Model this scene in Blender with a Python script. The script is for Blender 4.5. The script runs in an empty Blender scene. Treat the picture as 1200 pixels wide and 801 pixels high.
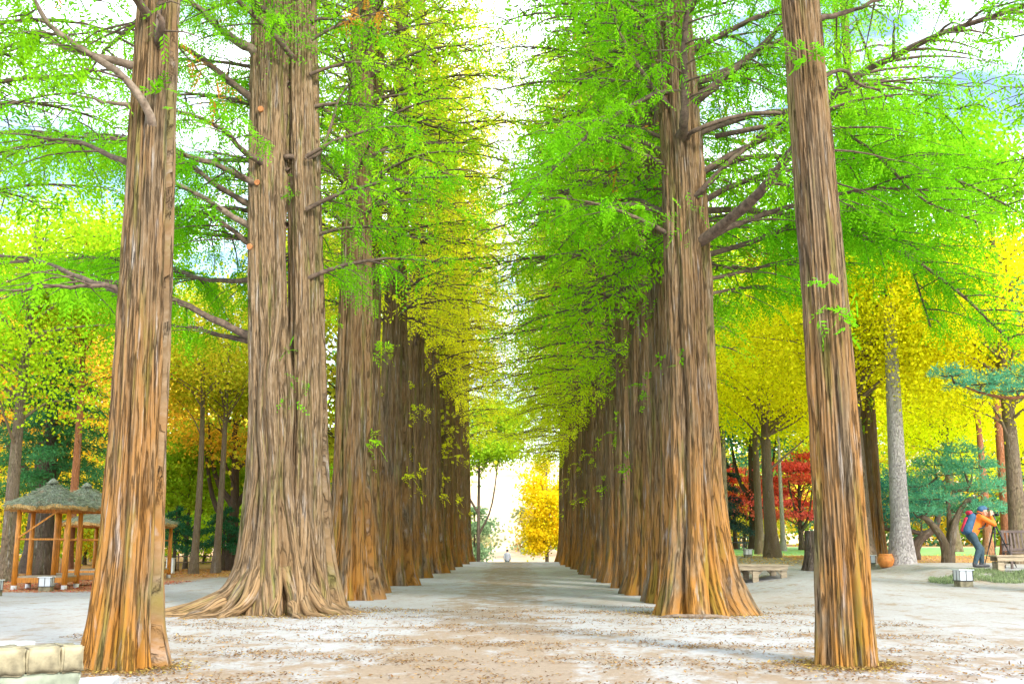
import bpy, bmesh, math, random
import numpy as np
from mathutils import Vector, Matrix

R = math.radians
rng = np.random.default_rng(7)
random.seed(7)
scene = bpy.context.scene
COL = scene.collection

# ------------------------------------------------------------------ camera
F_PX = 1290.0
PITCH = math.atan(236.5 / F_PX)
YAW = math.atan(8.0 / F_PX)
CAMZ = 1.2
cam_d = bpy.data.cameras.new('camera')
cam = bpy.data.objects.new('camera', cam_d)
COL.objects.link(cam)
cam.location = (0, 0, CAMZ)
cam.rotation_euler = (R(90) + PITCH, 0, YAW)
cam_d.sensor_width = 36.0
cam_d.lens = F_PX / 1200.0 * 36.0
cam_d.clip_start = 0.1
cam_d.clip_end = 3000
scene.camera = cam

# ------------------------------------------------------------------ light
SUN_EL, SUN_AZ = R(37), R(148)      # azimuth measured from +Y towards +X : behind the camera
SKY_STR, SUN_STR, EXPO = 0.15, 2.4, 1.33
w = bpy.data.worlds.new("World")
scene.world = w
w.use_nodes = True
nt = w.node_tree
nt.nodes.clear()
wo = nt.nodes.new('ShaderNodeOutputWorld')
bg = nt.nodes.new('ShaderNodeBackground')
bg.inputs['Strength'].default_value = SKY_STR
sky = nt.nodes.new('ShaderNodeTexSky')
sky.sky_type = 'NISHITA'
sky.sun_disc = False
sky.sun_elevation = SUN_EL
sky.sun_rotation = SUN_AZ
sky.air_density = 1.0
sky.dust_density = 1.5
tc = nt.nodes.new('ShaderNodeTexCoord')
mp = nt.nodes.new('ShaderNodeMapping')
mp.inputs['Scale'].default_value = (1.0, 1.0, 2.2)
cn = nt.nodes.new('ShaderNodeTexNoise')
cn.inputs['Scale'].default_value = 5.0
cn.inputs['Detail'].default_value = 6.0
cr = nt.nodes.new('ShaderNodeValToRGB')
cr.color_ramp.elements[0].position = 0.40
cr.color_ramp.elements[1].position = 0.62
mx = nt.nodes.new('ShaderNodeMixRGB')
mx.inputs['Color2'].default_value = (10.5, 11.2, 12.2, 1)       # sunlit cloud
nt.links.new(tc.outputs['Generated'], mp.inputs['Vector'])
nt.links.new(mp.outputs['Vector'], cn.inputs['Vector'])
nt.links.new(cn.outputs['Fac'], cr.inputs['Fac'])
nt.links.new(cr.outputs['Color'], mx.inputs['Fac'])
nt.links.new(sky.outputs['Color'], mx.inputs['Color1'])
nt.links.new(mx.outputs['Color'], bg.inputs['Color'])
nt.links.new(bg.outputs['Background'], wo.inputs['Surface'])

sun_d = bpy.data.lights.new('sun', 'SUN')
sun_d.energy = SUN_STR
sun_d.angle = R(11)
sun_d.color = (1.0, 0.93, 0.82)
sun = bpy.data.objects.new('sun', sun_d)
COL.objects.link(sun)
sdir = Vector((math.sin(SUN_AZ) * math.cos(SUN_EL), math.cos(SUN_AZ) * math.cos(SUN_EL), math.sin(SUN_EL)))
sun.rotation_euler = (-sdir).to_track_quat('-Z', 'Y').to_euler()
sun.location = (0, -20, 40)

scene.view_settings.view_transform = 'Standard'
scene.view_settings.look = 'None'
scene.view_settings.exposure = EXPO
scene.view_settings.gamma = 1.0
scene.view_settings.use_curve_mapping = False
scene.render.engine = 'CYCLES'
scene.cycles.max_bounces = 7
scene.cycles.diffuse_bounces = 4
scene.cycles.transmission_bounces = 4
scene.cycles.use_denoising = True

# ------------------------------------------------------------------ projection helpers
_F = np.array([-math.sin(YAW) * math.cos(PITCH), math.cos(YAW) * math.cos(PITCH), math.sin(PITCH)])
_Rt = np.array([math.cos(YAW), math.sin(YAW), 0.0])
_Up = np.cross(_Rt, _F)

def at(px, py, Y):
    d = _F + _Rt * (px - 600) / F_PX - _Up * (py - 400.5) / F_PX
    return np.array([0, 0, CAMZ]) + d * (Y / d[1])

def sst(a, b, x):
    t = np.clip((np.asarray(x, float) - a) / (b - a), 0, 1)
    return t * t * (3 - 2 * t)

_sn = [(rng.uniform(-1, 1, 2), rng.uniform(0, 6.28)) for _ in range(14)]
def wob(x, y, s):
    x = np.asarray(x, float); y = np.asarray(y, float)
    v = 0
    for k, (d, p) in enumerate(_sn):
        f = s * (1 + k * .55)
        v = v + np.sin((x * d[0] + y * d[1]) * f + p + k) / (1 + k * .5)
    return v / 4.0

def terr(x, y):
    x = np.asarray(x, float); y = np.asarray(y, float)
    rise = np.interp(y, [0, 15, 25, 30, 35, 45, 60, 90, 140], [0, 0, .2, .35, .5, .7, .85, 1.0, 1.2])
    z = rise * sst(4.5, 8.0, x)
    z = z + .2 * sst(27.4, 28.6, y) * sst(10.3, 11.3, x) * (1 - sst(33, 37, y))
    z = z - np.clip((y - 77) * .08, 0, 2.6) * (1 - sst(7, 14, np.abs(x)))
    z = z + .012 * wob(x, y, 1.1) * sst(5, 9, y)
    return z

def ground_at(px, Y):
    p = at(px, 640, Y)
    return np.array([p[0], Y, float(terr(p[0], Y))])

# ------------------------------------------------------------------ materials
def mat(name):
    m = bpy.data.materials.new(name)
    m.use_nodes = True
    n = m.node_tree
    return m, n, n.nodes['Principled BSDF']

def nd(n, kind, **kw):
    x = n.nodes.new(kind)
    for k, v in kw.items():
        x.inputs[k.replace('_', ' ')].default_value = v
    return x

def ramp(n, src, stops):
    r = n.nodes.new('ShaderNodeValToRGB')
    el = r.color_ramp.elements
    while len(el) > 1: el.remove(el[-1])
    el[0].position = stops[0][0]; el[0].color = (*stops[0][1], 1)
    for p, c in stops[1:]:
        e = el.new(p); e.color = (*c, 1)
    n.links.new(src, r.inputs['Fac'])
    return r.outputs['Color']

def mixc(n, fac, a, b, mode='MIX'):
    x = n.nodes.new('ShaderNodeMixRGB'); x.blend_type = mode
    for i, v in ((0, fac), (1, a), (2, b)):
        if isinstance(v, (int, float)): x.inputs[i].default_value = v
        elif isinstance(v, tuple): x.inputs[i].default_value = (*v, 1)
        else: n.links.new(v, x.inputs[i])
    return x.outputs[0]

def coords(n, scale=(1, 1, 1), kind='Object', loc=None):
    t = n.nodes.new('ShaderNodeTexCoord')
    m = n.nodes.new('ShaderNodeMapping')
    m.inputs['Scale'].default_value = scale
    n.links.new(t.outputs[kind], m.inputs['Vector'])
    if loc is not None: n.links.new(loc, m.inputs['Location'])
    return m.outputs['Vector']

def noise(n, vec, scale, detail=5, rough=.6):
    x = nd(n, 'ShaderNodeTexNoise', Scale=scale, Detail=detail, Roughness=rough)
    n.links.new(vec, x.inputs['Vector'])
    return x.outputs['Fac']

def bump(n, bsdf, h, strength, dist=.02):
    b = nd(n, 'ShaderNodeBump', Strength=strength, Distance=dist)
    n.links.new(h, b.inputs['Height'])
    n.links.new(b.outputs['Normal'], bsdf.inputs['Normal'])

def math_n(n, op, a, b=None, clamp=False):
    x = n.nodes.new('ShaderNodeMath'); x.operation = op; x.use_clamp = clamp
    for i, v in ((0, a), (1, b)):
        if v is None: continue
        if isinstance(v, (int, float)): x.inputs[i].default_value = v
        else: n.links.new(v, x.inputs[i])
    return x.outputs[0]

def mixcol_(a, b, t): return tuple(a[i] * (1 - t) + b[i] * t for i in range(3))

def bcoords(n, scale, loc=None):
    t = n.nodes.new('ShaderNodeAttribute'); t.attribute_name = 'bark_co'
    m = n.nodes.new('ShaderNodeMapping'); m.inputs['Scale'].default_value = scale
    n.links.new(t.outputs['Vector'], m.inputs['Vector'])
    if loc is not None: n.links.new(loc, m.inputs['Location'])
    return m.outputs['Vector']

def bark_material(name, base, dark, pale, orange, moss, orange_h=4.0, sxy=9.0, sz=.8, moss_amt=.5):
    m, n, b = mat(name)
    oi = n.nodes.new('ShaderNodeObjectInfo')
    rnd = math_n(n, 'MULTIPLY', oi.outputs['Random'], 40.0)
    comb = n.nodes.new('ShaderNodeCombineXYZ')
    for i in range(3): n.links.new(rnd, comb.inputs[i])
    v = bcoords(n, (sxy, sxy, sz), loc=comb.outputs[0])
    fine = bcoords(n, (sxy * 4, sxy * 4, sz * 5))
    big = bcoords(n, (1.6, 1.6, .35), loc=comb.outputs[0])
    n1 = noise(n, v, 1.0, 8, .7)
    n2 = noise(n, fine, 1.0, 8, .75)
    # fibrous strips split by narrow furrows, their crevice shade painted in as dark lines
    fz = noise(n, bcoords(n, (sxy * 2.8, sxy * 2.8, sz * .9), loc=comb.outputs[0]), 1.0, 6, .55)
    fur = math_n(n, 'ABSOLUTE', math_n(n, 'SUBTRACT', fz, .5))
    furr = ramp(n, fur, [(0.0, (0, 0, 0)), (.012, (.4, .4, .4)), (.035, (1, 1, 1))])
    n3 = noise(n, big, 2.0, 4, .6)
    c = ramp(n, n1, [(.26, mixcol_(dark, base, .3)), (.4, base), (.56, base), (.7, pale)])
    c = mixc(n, .55, c, ramp(n, n2, [(.3, mixcol_(dark, base, .3)), (.5, base), (.68, pale)]))
    # rubbed, peeling red-orange bark low down
    sep = n.nodes.new('ShaderNodeSeparateXYZ')
    t = n.nodes.new('ShaderNodeTexCoord')
    n.links.new(t.outputs['Object'], sep.inputs[0])
    mr = n.nodes.new('ShaderNodeMapRange')
    mr.inputs['From Min'].default_value = 0.2; mr.inputs['From Max'].default_value = orange_h
    mr.inputs['To Min'].default_value = 1.0; mr.inputs['To Max'].default_value = .2
    n.links.new(sep.outputs['Z'], mr.inputs['Value'])
    on = ramp(n, n3, [(.36, (0, 0, 0)), (.55, (1, 1, 1))])
    of = math_n(n, 'MULTIPLY', mr.outputs[0], on, True)
    of = math_n(n, 'MULTIPLY', of, .75)
    c = mixc(n, of, c, mixc(n, n2, orange, tuple(.55 * k for k in orange)))
    # moss in long streaks
    mn = noise(n, bcoords(n, (3.2, 3.2, .3), loc=comb.outputs[0]), 2.1, 5, .6)
    mf = ramp(n, mn, [(.54, (0, 0, 0)), (.66, (1, 1, 1))])
    mf = math_n(n, 'MULTIPLY', mf, moss_amt)
    c = mixc(n, mf, c, moss)
    # pale lichen and worn grey on the outer strips
    ln = noise(n, bcoords(n, (4.5, 4.5, .45), loc=comb.outputs[0]), 2.7, 6, .65)
    lf = math_n(n, 'MULTIPLY', ramp(n, ln, [(.58, (0, 0, 0)), (.7, (1, 1, 1))]), .55)
    c = mixc(n, lf, c, (.38, .37, .36))
    c = mixc(n, math_n(n, 'MULTIPLY', math_n(n, 'SUBTRACT', 1.0, furr), .42), c, dark)
    n.links.new(c, b.inputs['Base Color'])
    b.inputs['Roughness'].default_value = .9
    b.inputs['Specular IOR Level'].default_value = .15
    h = mixc(n, .55, mixc(n, .4, n1, n2), furr)
    bump(n, b, h, 1.0, .045)
    return m

BARK = bark_material('bark_metasequoia', (.165, .115, .065), (.026, .018, .011), (.3, .245, .175),
                     (.48, .2, .018), (.13, .16, .02), sz=1.1, moss_amt=.42)
BARK_ROOTY = bark_material('bark_rooty', (.2, .135, .075), (.028, .018, .011), (.38, .32, .24),
                     (.42, .26, .12), (.13, .16, .02), orange_h=2.0, sz=1.3)
BARK_GREY = bark_material('bark_grey', (.22, .17, .12), (.07, .05, .035), (.38, .34, .29),
                          (.24, .17, .1), (.1, .14, .04), sxy=14, sz=5, moss_amt=.35)
BARK_PALE = bark_material('bark_pale', (.46, .43, .42), (.2, .17, .16), (.62, .6, .62),
                          (.4, .36, .34), (.3, .32, .25), sxy=12, sz=9, moss_amt=.2)
BARK_RED = bark_material('bark_red_pine', (.42, .17, .08), (.14, .06, .035), (.55, .3, .17),
                         (.4, .2, .12), (.2, .16, .06), sxy=14, sz=7, moss_amt=.15)
BARK_DARK = bark_material('bark_dark', (.13, .1, .08), (.04, .03, .025), (.25, .22, .19),
                          (.14, .1, .07), (.08, .1, .03), sxy=14, sz=5, moss_amt=.3)

def limb_material(name, col, pale):
    m, n, b = mat(name)
    v = coords(n, (9, 9, 9))
    n1 = noise(n, v, 1.2, 6, .65)
    n.links.new(ramp(n, n1, [(.35, col), (.65, pale)]), b.inputs['Base Color'])
    b.inputs['Roughness'].default_value = .9
    bump(n, b, n1, .6, .02)
    return m
LIMB = limb_material('limb_bark', (.05, .032, .022), (.16, .11, .075))
LIMB_PALE = limb_material('limb_bark_pale', (.1, .07, .045), (.26, .2, .15))
CUTWOOD = limb_material('cut_wood', (.33, .12, .04), (.5, .22, .08))

def leaf_material():
    m = bpy.data.materials.new('leaf')
    m.use_nodes = True
    n = m.node_tree
    n.nodes.clear()
    out = n.nodes.new('ShaderNodeOutputMaterial')
    oi = n.nodes.new('ShaderNodeObjectInfo')
    a = n.nodes.new('ShaderNodeAttribute'); a.attribute_name = 'tint'
    a2 = n.nodes.new('ShaderNodeAttribute'); a2.attribute_name = 'clump'
    # leaf to leaf value and hue changes
    hs = n.nodes.new('ShaderNodeHueSaturation')
    n.links.new(oi.outputs['Color'], hs.inputs['Color'])
    mr = n.nodes.new('ShaderNodeMapRange')
    mr.inputs['To Min'].default_value = .492; mr.inputs['To Max'].default_value = .52
    n.links.new(a2.outputs['Fac'], mr.inputs['Value'])
    n.links.new(mr.outputs[0], hs.inputs['Hue'])
    mr2 = n.nodes.new('ShaderNodeMapRange')
    mr2.inputs['To Min'].default_value = .6; mr2.inputs['To Max'].default_value = 1.35
    n.links.new(a.outputs['Fac'], mr2.inputs['Value'])
    n.links.new(mr2.outputs[0], hs.inputs['Value'])
    # a few clumps already turning orange
    tf = ramp(n, a2.outputs['Fac'], [(.0, (1, 1, 1)), (.055, (1, 1, 1)), (.075, (0, 0, 0))])
    c = mixc(n, tf, hs.outputs[0], (.6, .28, .04))
    d = n.nodes.new('ShaderNodeBsdfDiffuse')
    tr = n.nodes.new('ShaderNodeBsdfTranslucent')
    n.links.new(c, d.inputs['Color']); n.links.new(c, tr.inputs['Color'])
    mxs = n.nodes.new('ShaderNodeMixShader'); mxs.inputs[0].default_value = .52
    n.links.new(d.outputs[0], mxs.inputs[1]); n.links.new(tr.outputs[0], mxs.inputs[2])
    n.links.new(mxs.outputs[0], out.inputs['Surface'])
    return m
LEAF = leaf_material()

def simple(name, col, rough=.7, var=.25, scale=6, bs=.3, metal=0, stretch=(1, 1, 1)):
    m, n, b = mat(name)
    n1 = noise(n, coords(n, stretch), scale, 5, .6)
    lo = tuple(k * (1 - var) for k in col); hi = tuple(min(1, k * (1 + var)) for k in col)
    n.links.new(ramp(n, n1, [(.35, lo), (.65, hi)]), b.inputs['Base Color'])
    b.inputs['Roughness'].default_value = rough
    b.inputs['Metallic'].default_value = metal
    if bs: bump(n, b, n1, bs, .01)
    return m

WOOD_OR = simple('orange_timber', (.52, .2, .02), .55, .35, 5, .3, stretch=(6, 6, .8))
WOOD_GR = simple('grey_timber', (.36, .29, .2), .8, .3, 4, .4, stretch=(1, 8, 8))
WOOD_DK = simple('dark_timber', (.12, .09, .08), .8, .3, 6, .3)
STONE = simple('wall_stone', (.24, .21, .13), .9, .45, 6, 1.0)
STONE_G = simple('plinth_stone', (.24, .27, .2), .9, .3, 5, .9)
SLAB = simple('pale_slab', (.42, .44, .46), .8, .1, 9, .3)
CONCR = simple('pale_concrete', (.6, .58, .55), .9, .15, 3, .3)
GLASSW = simple('frosted_glass', (.75, .79, .82), .25, .05, 3, 0)
METAL = simple('dark_metal', (.05, .055, .06), .4, .2, 8, 0)
POT = simple('clay_pot', (.55, .2, .04), .7, .3, 8, .4)
HILLM = simple('hill_dry_grass', (.62, .47, .28), .95, .4, .09, 0)

def thatch_material():
    m, n, b = mat('thatch')
    n1 = noise(n, coords(n, (22, 22, 22)), 1.6, 6, .7)
    n2 = noise(n, coords(n, (3, 3, 3)), 1.2, 4, .6)
    c = ramp(n, n1, [(.32, (.09, .09, .06)), (.5, (.24, .28, .2)), (.66, (.46, .5, .42))])
    c2 = mixc(n, math_n(n, 'MULTIPLY', ramp(n, n2, [(.5, (0, 0, 0)), (.66, (1, 1, 1))]), .5), c, (.36, .18, .1))
    n.links.new(c2, b.inputs['Base Color'])
    b.inputs['Roughness'].default_value = .95
    bump(n, b, n1, 1.0, .06)
    return m
THATCH = thatch_material()
STRAW = simple('straw', (.5, .32, .12), .95, .4, 20, .8, stretch=(3, 3, .6))

def ground_material():
    m, n, b = mat('sandy_ground')
    P = coords(n, (1, 1, 1))
    sep = n.nodes.new('ShaderNodeSeparateXYZ'); n.links.new(P, sep.inputs[0])
    big = noise(n, coords(n, (.35, .12, 1)), 1.3, 5, .6)
    med = noise(n, coords(n, (1.4, .8, 1)), 1.7, 8, .72)
    fin = noise(n, P, 14, 8, .75)
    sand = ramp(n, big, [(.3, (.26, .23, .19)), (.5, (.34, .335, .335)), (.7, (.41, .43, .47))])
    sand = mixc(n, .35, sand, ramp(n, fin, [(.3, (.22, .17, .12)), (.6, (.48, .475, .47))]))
    # brown blotches thicken into a strip down the middle of the path
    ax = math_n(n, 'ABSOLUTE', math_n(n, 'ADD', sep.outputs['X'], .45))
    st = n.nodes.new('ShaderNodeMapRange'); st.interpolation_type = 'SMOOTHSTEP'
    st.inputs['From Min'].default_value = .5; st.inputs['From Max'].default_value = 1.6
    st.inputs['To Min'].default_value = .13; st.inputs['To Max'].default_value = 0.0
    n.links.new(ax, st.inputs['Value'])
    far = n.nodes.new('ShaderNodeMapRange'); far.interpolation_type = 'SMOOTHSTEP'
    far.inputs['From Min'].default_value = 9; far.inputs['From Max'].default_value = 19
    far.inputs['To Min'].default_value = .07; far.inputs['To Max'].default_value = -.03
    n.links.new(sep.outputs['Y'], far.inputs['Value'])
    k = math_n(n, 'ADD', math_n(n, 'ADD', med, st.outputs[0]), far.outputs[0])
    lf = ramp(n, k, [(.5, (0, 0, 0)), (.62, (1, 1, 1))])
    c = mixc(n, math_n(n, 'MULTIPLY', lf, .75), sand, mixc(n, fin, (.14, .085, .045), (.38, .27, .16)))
    # leaf covered soil beyond, on both sides
    def step(sock, a, bb, lo=0., hi=1.):
        x = n.nodes.new('ShaderNodeMapRange'); x.interpolation_type = 'SMOOTHSTEP'
        x.inputs['From Min'].default_value = a; x.inputs['From Max'].default_value = bb
        x.inputs['To Min'].default_value = lo; x.inputs['To Max'].default_value = hi
        n.links.new(sock, x.inputs['Value']); return x.outputs[0]
    wy = math_n(n, 'ADD', sep.outputs['Y'], math_n(n, 'MULTIPLY', big, 3.0))
    left = math_n(n, 'MULTIPLY', step(wy, 42.5, 44), step(sep.outputs['X'], -5.4, -5.0, 1, 0))
    left2 = math_n(n, 'MULTIPLY', step(wy, 29.5, 31), step(sep.outputs['X'], -11.6, -10.6, 1, 0))
    right = math_n(n, 'MULTIPLY', step(wy, 35.8, 36.6), step(sep.outputs['X'], 10.2, 10.8))
    soil = math_n(n, 'MAXIMUM', math_n(n, 'MAXIMUM', left, left2), right)
    c = mixc(n, math_n(n, 'MULTIPLY', soil, .85), c, ramp(n, fin, [(.35, (.25, .12, .06)), (.5, (.5, .26, .1)), (.65, (.62, .42, .2))]))
    n.links.new(c, b.inputs['Base Color'])
    b.inputs['Roughness'].default_value = .95
    b.inputs['Specular IOR Level'].default_value = .1
    bump(n, b, mixc(n, .5, med, fin), .8, .04)
    return m
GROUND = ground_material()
LAWN = simple('lawn', (.24, .5, .17), .95, .3, 1.5, .6)

# ------------------------------------------------------------------ mesh helpers
class MB:
    def __init__(s): s.v = []; s.f = []; s.n = 0; s.mi = []; s.co = []
    def add(s, verts, faces, mi=0, co=None):
        verts = np.asarray(verts, float)
        s.v.append(verts); s.co.append(verts if co is None else np.asarray(co, float))
        for f in faces: s.f.append(tuple(int(i) + s.n for i in f)); s.mi.append(mi)
        s.n += len(verts)
    def tube(s, pts, rad, k=8, mi=0, cap=True):
        pts = np.asarray(pts, float); m = len(pts)
        rad = np.broadcast_to(np.asarray(rad, float), (m,))
        t = np.gradient(pts, axis=0); t /= np.linalg.norm(t, axis=1)[:, None] + 1e-9
        ref = np.array([0, 0, 1.]) if abs(t[0][2]) < .8 else np.array([1., 0, 0])
        u = np.cross(t, ref); u /= np.linalg.norm(u, axis=1)[:, None] + 1e-9
        v = np.cross(t, u)
        a = np.arange(k) * 2 * math.pi / k
        V = pts[:, None] + rad[:, None, None] * (np.cos(a)[None, :, None] * u[:, None] + np.sin(a)[None, :, None] * v[:, None])
        F = []
        for i in range(m - 1):
            for j in range(k):
                j2 = (j + 1) % k
                F.append((i * k + j, i * k + j2, (i + 1) * k + j2, (i + 1) * k + j))
        if cap: F.append(tuple(range(k))[::-1]); F.append(tuple(range((m - 1) * k, m * k)))
        cum = np.concatenate([[0], np.cumsum(np.linalg.norm(np.diff(pts, axis=0), axis=1))]) + pts[0][2]
        rm = float(np.mean(rad)) + .02
        co = np.stack([np.broadcast_to(rm * np.cos(a), (m, k)), np.broadcast_to(rm * np.sin(a), (m, k)), np.broadcast_to(cum[:, None], (m, k))], 2).reshape(-1, 3) + np.array([pts[0][0] * 3, 0, 0])
        s.add(V.reshape(-1, 3), F, mi, co)
    def box(s, c, d, rz=0, bev=.0, mi=0, tilt=None):
        x, y, z = [k / 2 for k in d]
        b = min(bev, x * .9, y * .9, z * .9)
        if b <= 0:
            V = np.array([(i * x, j * y, k * z) for k in (-1, 1) for j in (-1, 1) for i in (-1, 1)])
            F = [(0, 2, 3, 1), (4, 5, 7, 6), (0, 1, 5, 4), (1, 3, 7, 5), (3, 2, 6, 7), (2, 0, 4, 6)]
        else:
            bm = bmesh.new(); bmesh.ops.create_cube(bm, size=1)
            for v in bm.verts: v.co = (v.co.x * 2 * x, v.co.y * 2 * y, v.co.z * 2 * z)
            bmesh.ops.bevel(bm, geom=bm.edges[:], offset=b, segments=2, affect='EDGES', profile=.6)
            bm.verts.index_update()
            V = np.array([v.co[:] for v in bm.verts]); F = [[v.index for v in f.verts] for f in bm.faces]
            bm.free()
        M = np.array(Matrix.Rotation(rz, 3, 'Z'))
        if tilt: M = M @ np.array(Matrix.Rotation(tilt[0], 3, tilt[1]))
        s.add(V @ M.T + np.asarray(c, float), F, mi)
    def beam(s, a, b, wd, ht, bev=.006, mi=0):
        a = np.asarray(a, float); b = np.asarray(b, float)
        d = b - a; L = np.linalg.norm(d)
        q = Vector(d).to_track_quat('X', 'Z').to_matrix()
        t = MB(); t.box((0, 0, 0), (L, wd, ht), bev=bev)
        V = t.v[0] @ np.array(q).T + (a + b) / 2
        s.add(V, t.f, mi)
    def grid(s, V, closed_u=False, mi=0, co=None):       # V (rows, cols, 3)
        r, c = V.shape[:2]
        F = []
        for i in range(r - 1):
            for j in range(c if closed_u else c - 1):
                j2 = (j + 1) % c
                F.append((i * c + j, i * c + j2, (i + 1) * c + j2, (i + 1) * c + j))
        s.add(V.reshape(-1, 3), F, mi, None if co is None else co.reshape(-1, 3))
    def build(s, name, mats, parent=None, smooth=False, origin=None):
        V = np.concatenate(s.v)
        if origin is not None: V = V - np.asarray(origin, float)
        me = bpy.data.meshes.new(name)
        me.from_pydata(V.tolist(), [], s.f)
        if not isinstance(mats, (list, tuple)): mats = [mats]
        for m in mats: me.materials.append(m)
        me.polygons.foreach_set('material_index', s.mi)
        if smooth: me.polygons.foreach_set('use_smooth', [True] * len(me.polygons))
        if name in ('trunk', 'root', 'stump'):
            at_ = me.attributes.new('bark_co', 'FLOAT_VECTOR', 'POINT')
            at_.data.foreach_set('vector', np.concatenate(s.co).astype(np.float32).reshape(-1))
        me.update()
        o = bpy.data.objects.new(name, me)
        COL.objects.link(o)
        if parent is not None: o.parent = parent
        if origin is not None and parent is None: o.location = origin
        return o

def quads_obj(name, V, tint, clump, material, parent=None, color=(1, 1, 1)):
    """V (N,4,3) leaf quads as one mesh"""
    N = len(V)
    me = bpy.data.meshes.new(name)
    me.vertices.add(N * 4); me.loops.add(N * 4); me.polygons.add(N)
    me.vertices.foreach_set('co', V.reshape(-1).astype(np.float32))
    me.loops.foreach_set('vertex_index', np.arange(N * 4, dtype=np.int32))
    me.polygons.foreach_set('loop_start', np.arange(0, N * 4, 4, dtype=np.int32))
    me.update(calc_edges=True)
    for nm, arr in (('tint', tint), ('clump', clump)):
        at_ = me.attributes.new(nm, 'FLOAT', 'FACE')
        at_.data.foreach_set('value', np.asarray(arr, np.float32))
    me.materials.append(material)
    o = bpy.data.objects.new(name, me)
    o.color = (*color, 1)
    COL.objects.link(o)
    if parent is not None: o.parent = parent
    return o

def tag(o, label=None, cat=None, group=None, kind=None):
    if label: o['label'] = label
    if cat: o['category'] = cat
    if group: o['group'] = group
    if kind: o['kind'] = kind
    return o

def empty(name, loc, label, cat, group=None, rz=0):
    o = bpy.data.objects.new(name, None)
    o.empty_display_size = .3
    COL.objects.link(o)
    o.location = tuple(float(k) for k in loc); o.rotation_euler = (0, 0, rz)
    return tag(o, label, cat, group)

def copy_tree(o, parent=None):
    c = o.copy(); COL.objects.link(c)
    if parent is not None: c.parent = parent
    for ch in list(o.children): copy_tree(ch, c)
    return c

def unit(a): return a / (np.linalg.norm(a, axis=-1, keepdims=True) + 1e-9)

# ------------------------------------------------------------------ leaf generators
class Leaves:
    def __init__(s): s.V = []; s.t = []; s.c = []
    def blades(s, P, D, L, W, clump, up_bias=0.0):
        N = len(P)
        if N == 0: return
        S = unit(np.cross(D, rng.normal(size=(N, 3)) + np.array([0, 0, up_bias])))
        L = np.broadcast_to(np.asarray(L, float), (N,))[:, None]; W = np.broadcast_to(np.asarray(W, float), (N,))[:, None]
        V = np.stack([P, P + D * L * .45 + S * W / 2, P + D * L, P + D * L * .45 - S * W / 2], 1)
        s.V.append(V); s.t.append(rng.random(N)); s.c.append(np.broadcast_to(clump, (N,)))
    def fronds(s, T, D, clump, ls=.35, nb=10, ll=.09, lw=.025, droop=.35, spread=.6):
        """feathery sprays: axis + two ranks of narrow leaflets"""
        M = len(T)
        if M == 0: return
        a = unit(D * .7 + rng.normal(size=(M, 3)) * spread + np.array([0, 0, -droop]))
        nrm = unit(rng.normal(size=(M, 3)) * .55 + np.array([0, 0, 1.]))
        sd = unit(np.cross(a, nrm))
        L = ls * rng.uniform(.6, 1.25, M)
        j = np.arange(nb)
        t = (j + .6) / nb
        sg = np.where(j % 2 == 0, 1., -1.)
        P = T[:, None] + a[:, None] * (L[:, None] * t)[:, :, None] + np.array([0, 0, -1.]) * (L[:, None] * .25 * t ** 2)[:, :, None]
        Dl = unit(a[:, None] * .6 + sd[:, None] * (sg[None, :, None] * .85) + np.array([0, 0, -.18]) + rng.normal(size=(M, nb, 3)) * .12)
        ln = ll * (1.15 - .6 * t)[None, :] * rng.uniform(.8, 1.2, (M, nb))
        S = unit(np.cross(Dl, nrm[:, None] + rng.normal(size=(M, nb, 3)) * .25))
        l_ = ln[..., None]; w_ = lw
        S = unit(np.cross(Dl, S))
        S = unit(np.cross(Dl, np.broadcast_to(nrm[:, None], Dl.shape)))
        V = np.stack([P, P + Dl * l_ * .45 + S * w_ / 2, P + Dl * l_, P + Dl * l_ * .45 - S * w_ / 2], 2)
        s.V.append(V.reshape(-1, 4, 3)); s.t.append(np.clip(np.repeat(rng.random(M), nb) * .6 + rng.random(M * nb) * .4, 0, 1))
        s.c.append(np.repeat(np.broadcast_to(clump, (M,)), nb))
    def obj(s, name, parent, color, origin=(0, 0, 0)):
        V = np.concatenate(s.V) - np.asarray(origin, float)
        return quads_obj(name, V, np.concatenate(s.t), np.concatenate(s.c), LEAF, parent, color)

def resample(pts, n):
    pts = np.asarray(pts, float)
    # Catmull-Rom through the points
    P = np.vstack([2 * pts[0] - pts[1], pts, 2 * pts[-1] - pts[-2]])
    out = []
    segs = len(pts) - 1
    for u in np.linspace(0, segs - 1e-6, n):
        i = int(u); t = u - i
        a, b, c, d = P[i], P[i + 1], P[i + 2], P[i + 3]
        out.append(.5 * ((2 * b) + (-a + c) * t + (2 * a - 5 * b + 4 * c - d) * t * t + (-a + 3 * b - 3 * c + d) * t ** 3))
    return np.array(out)

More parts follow.
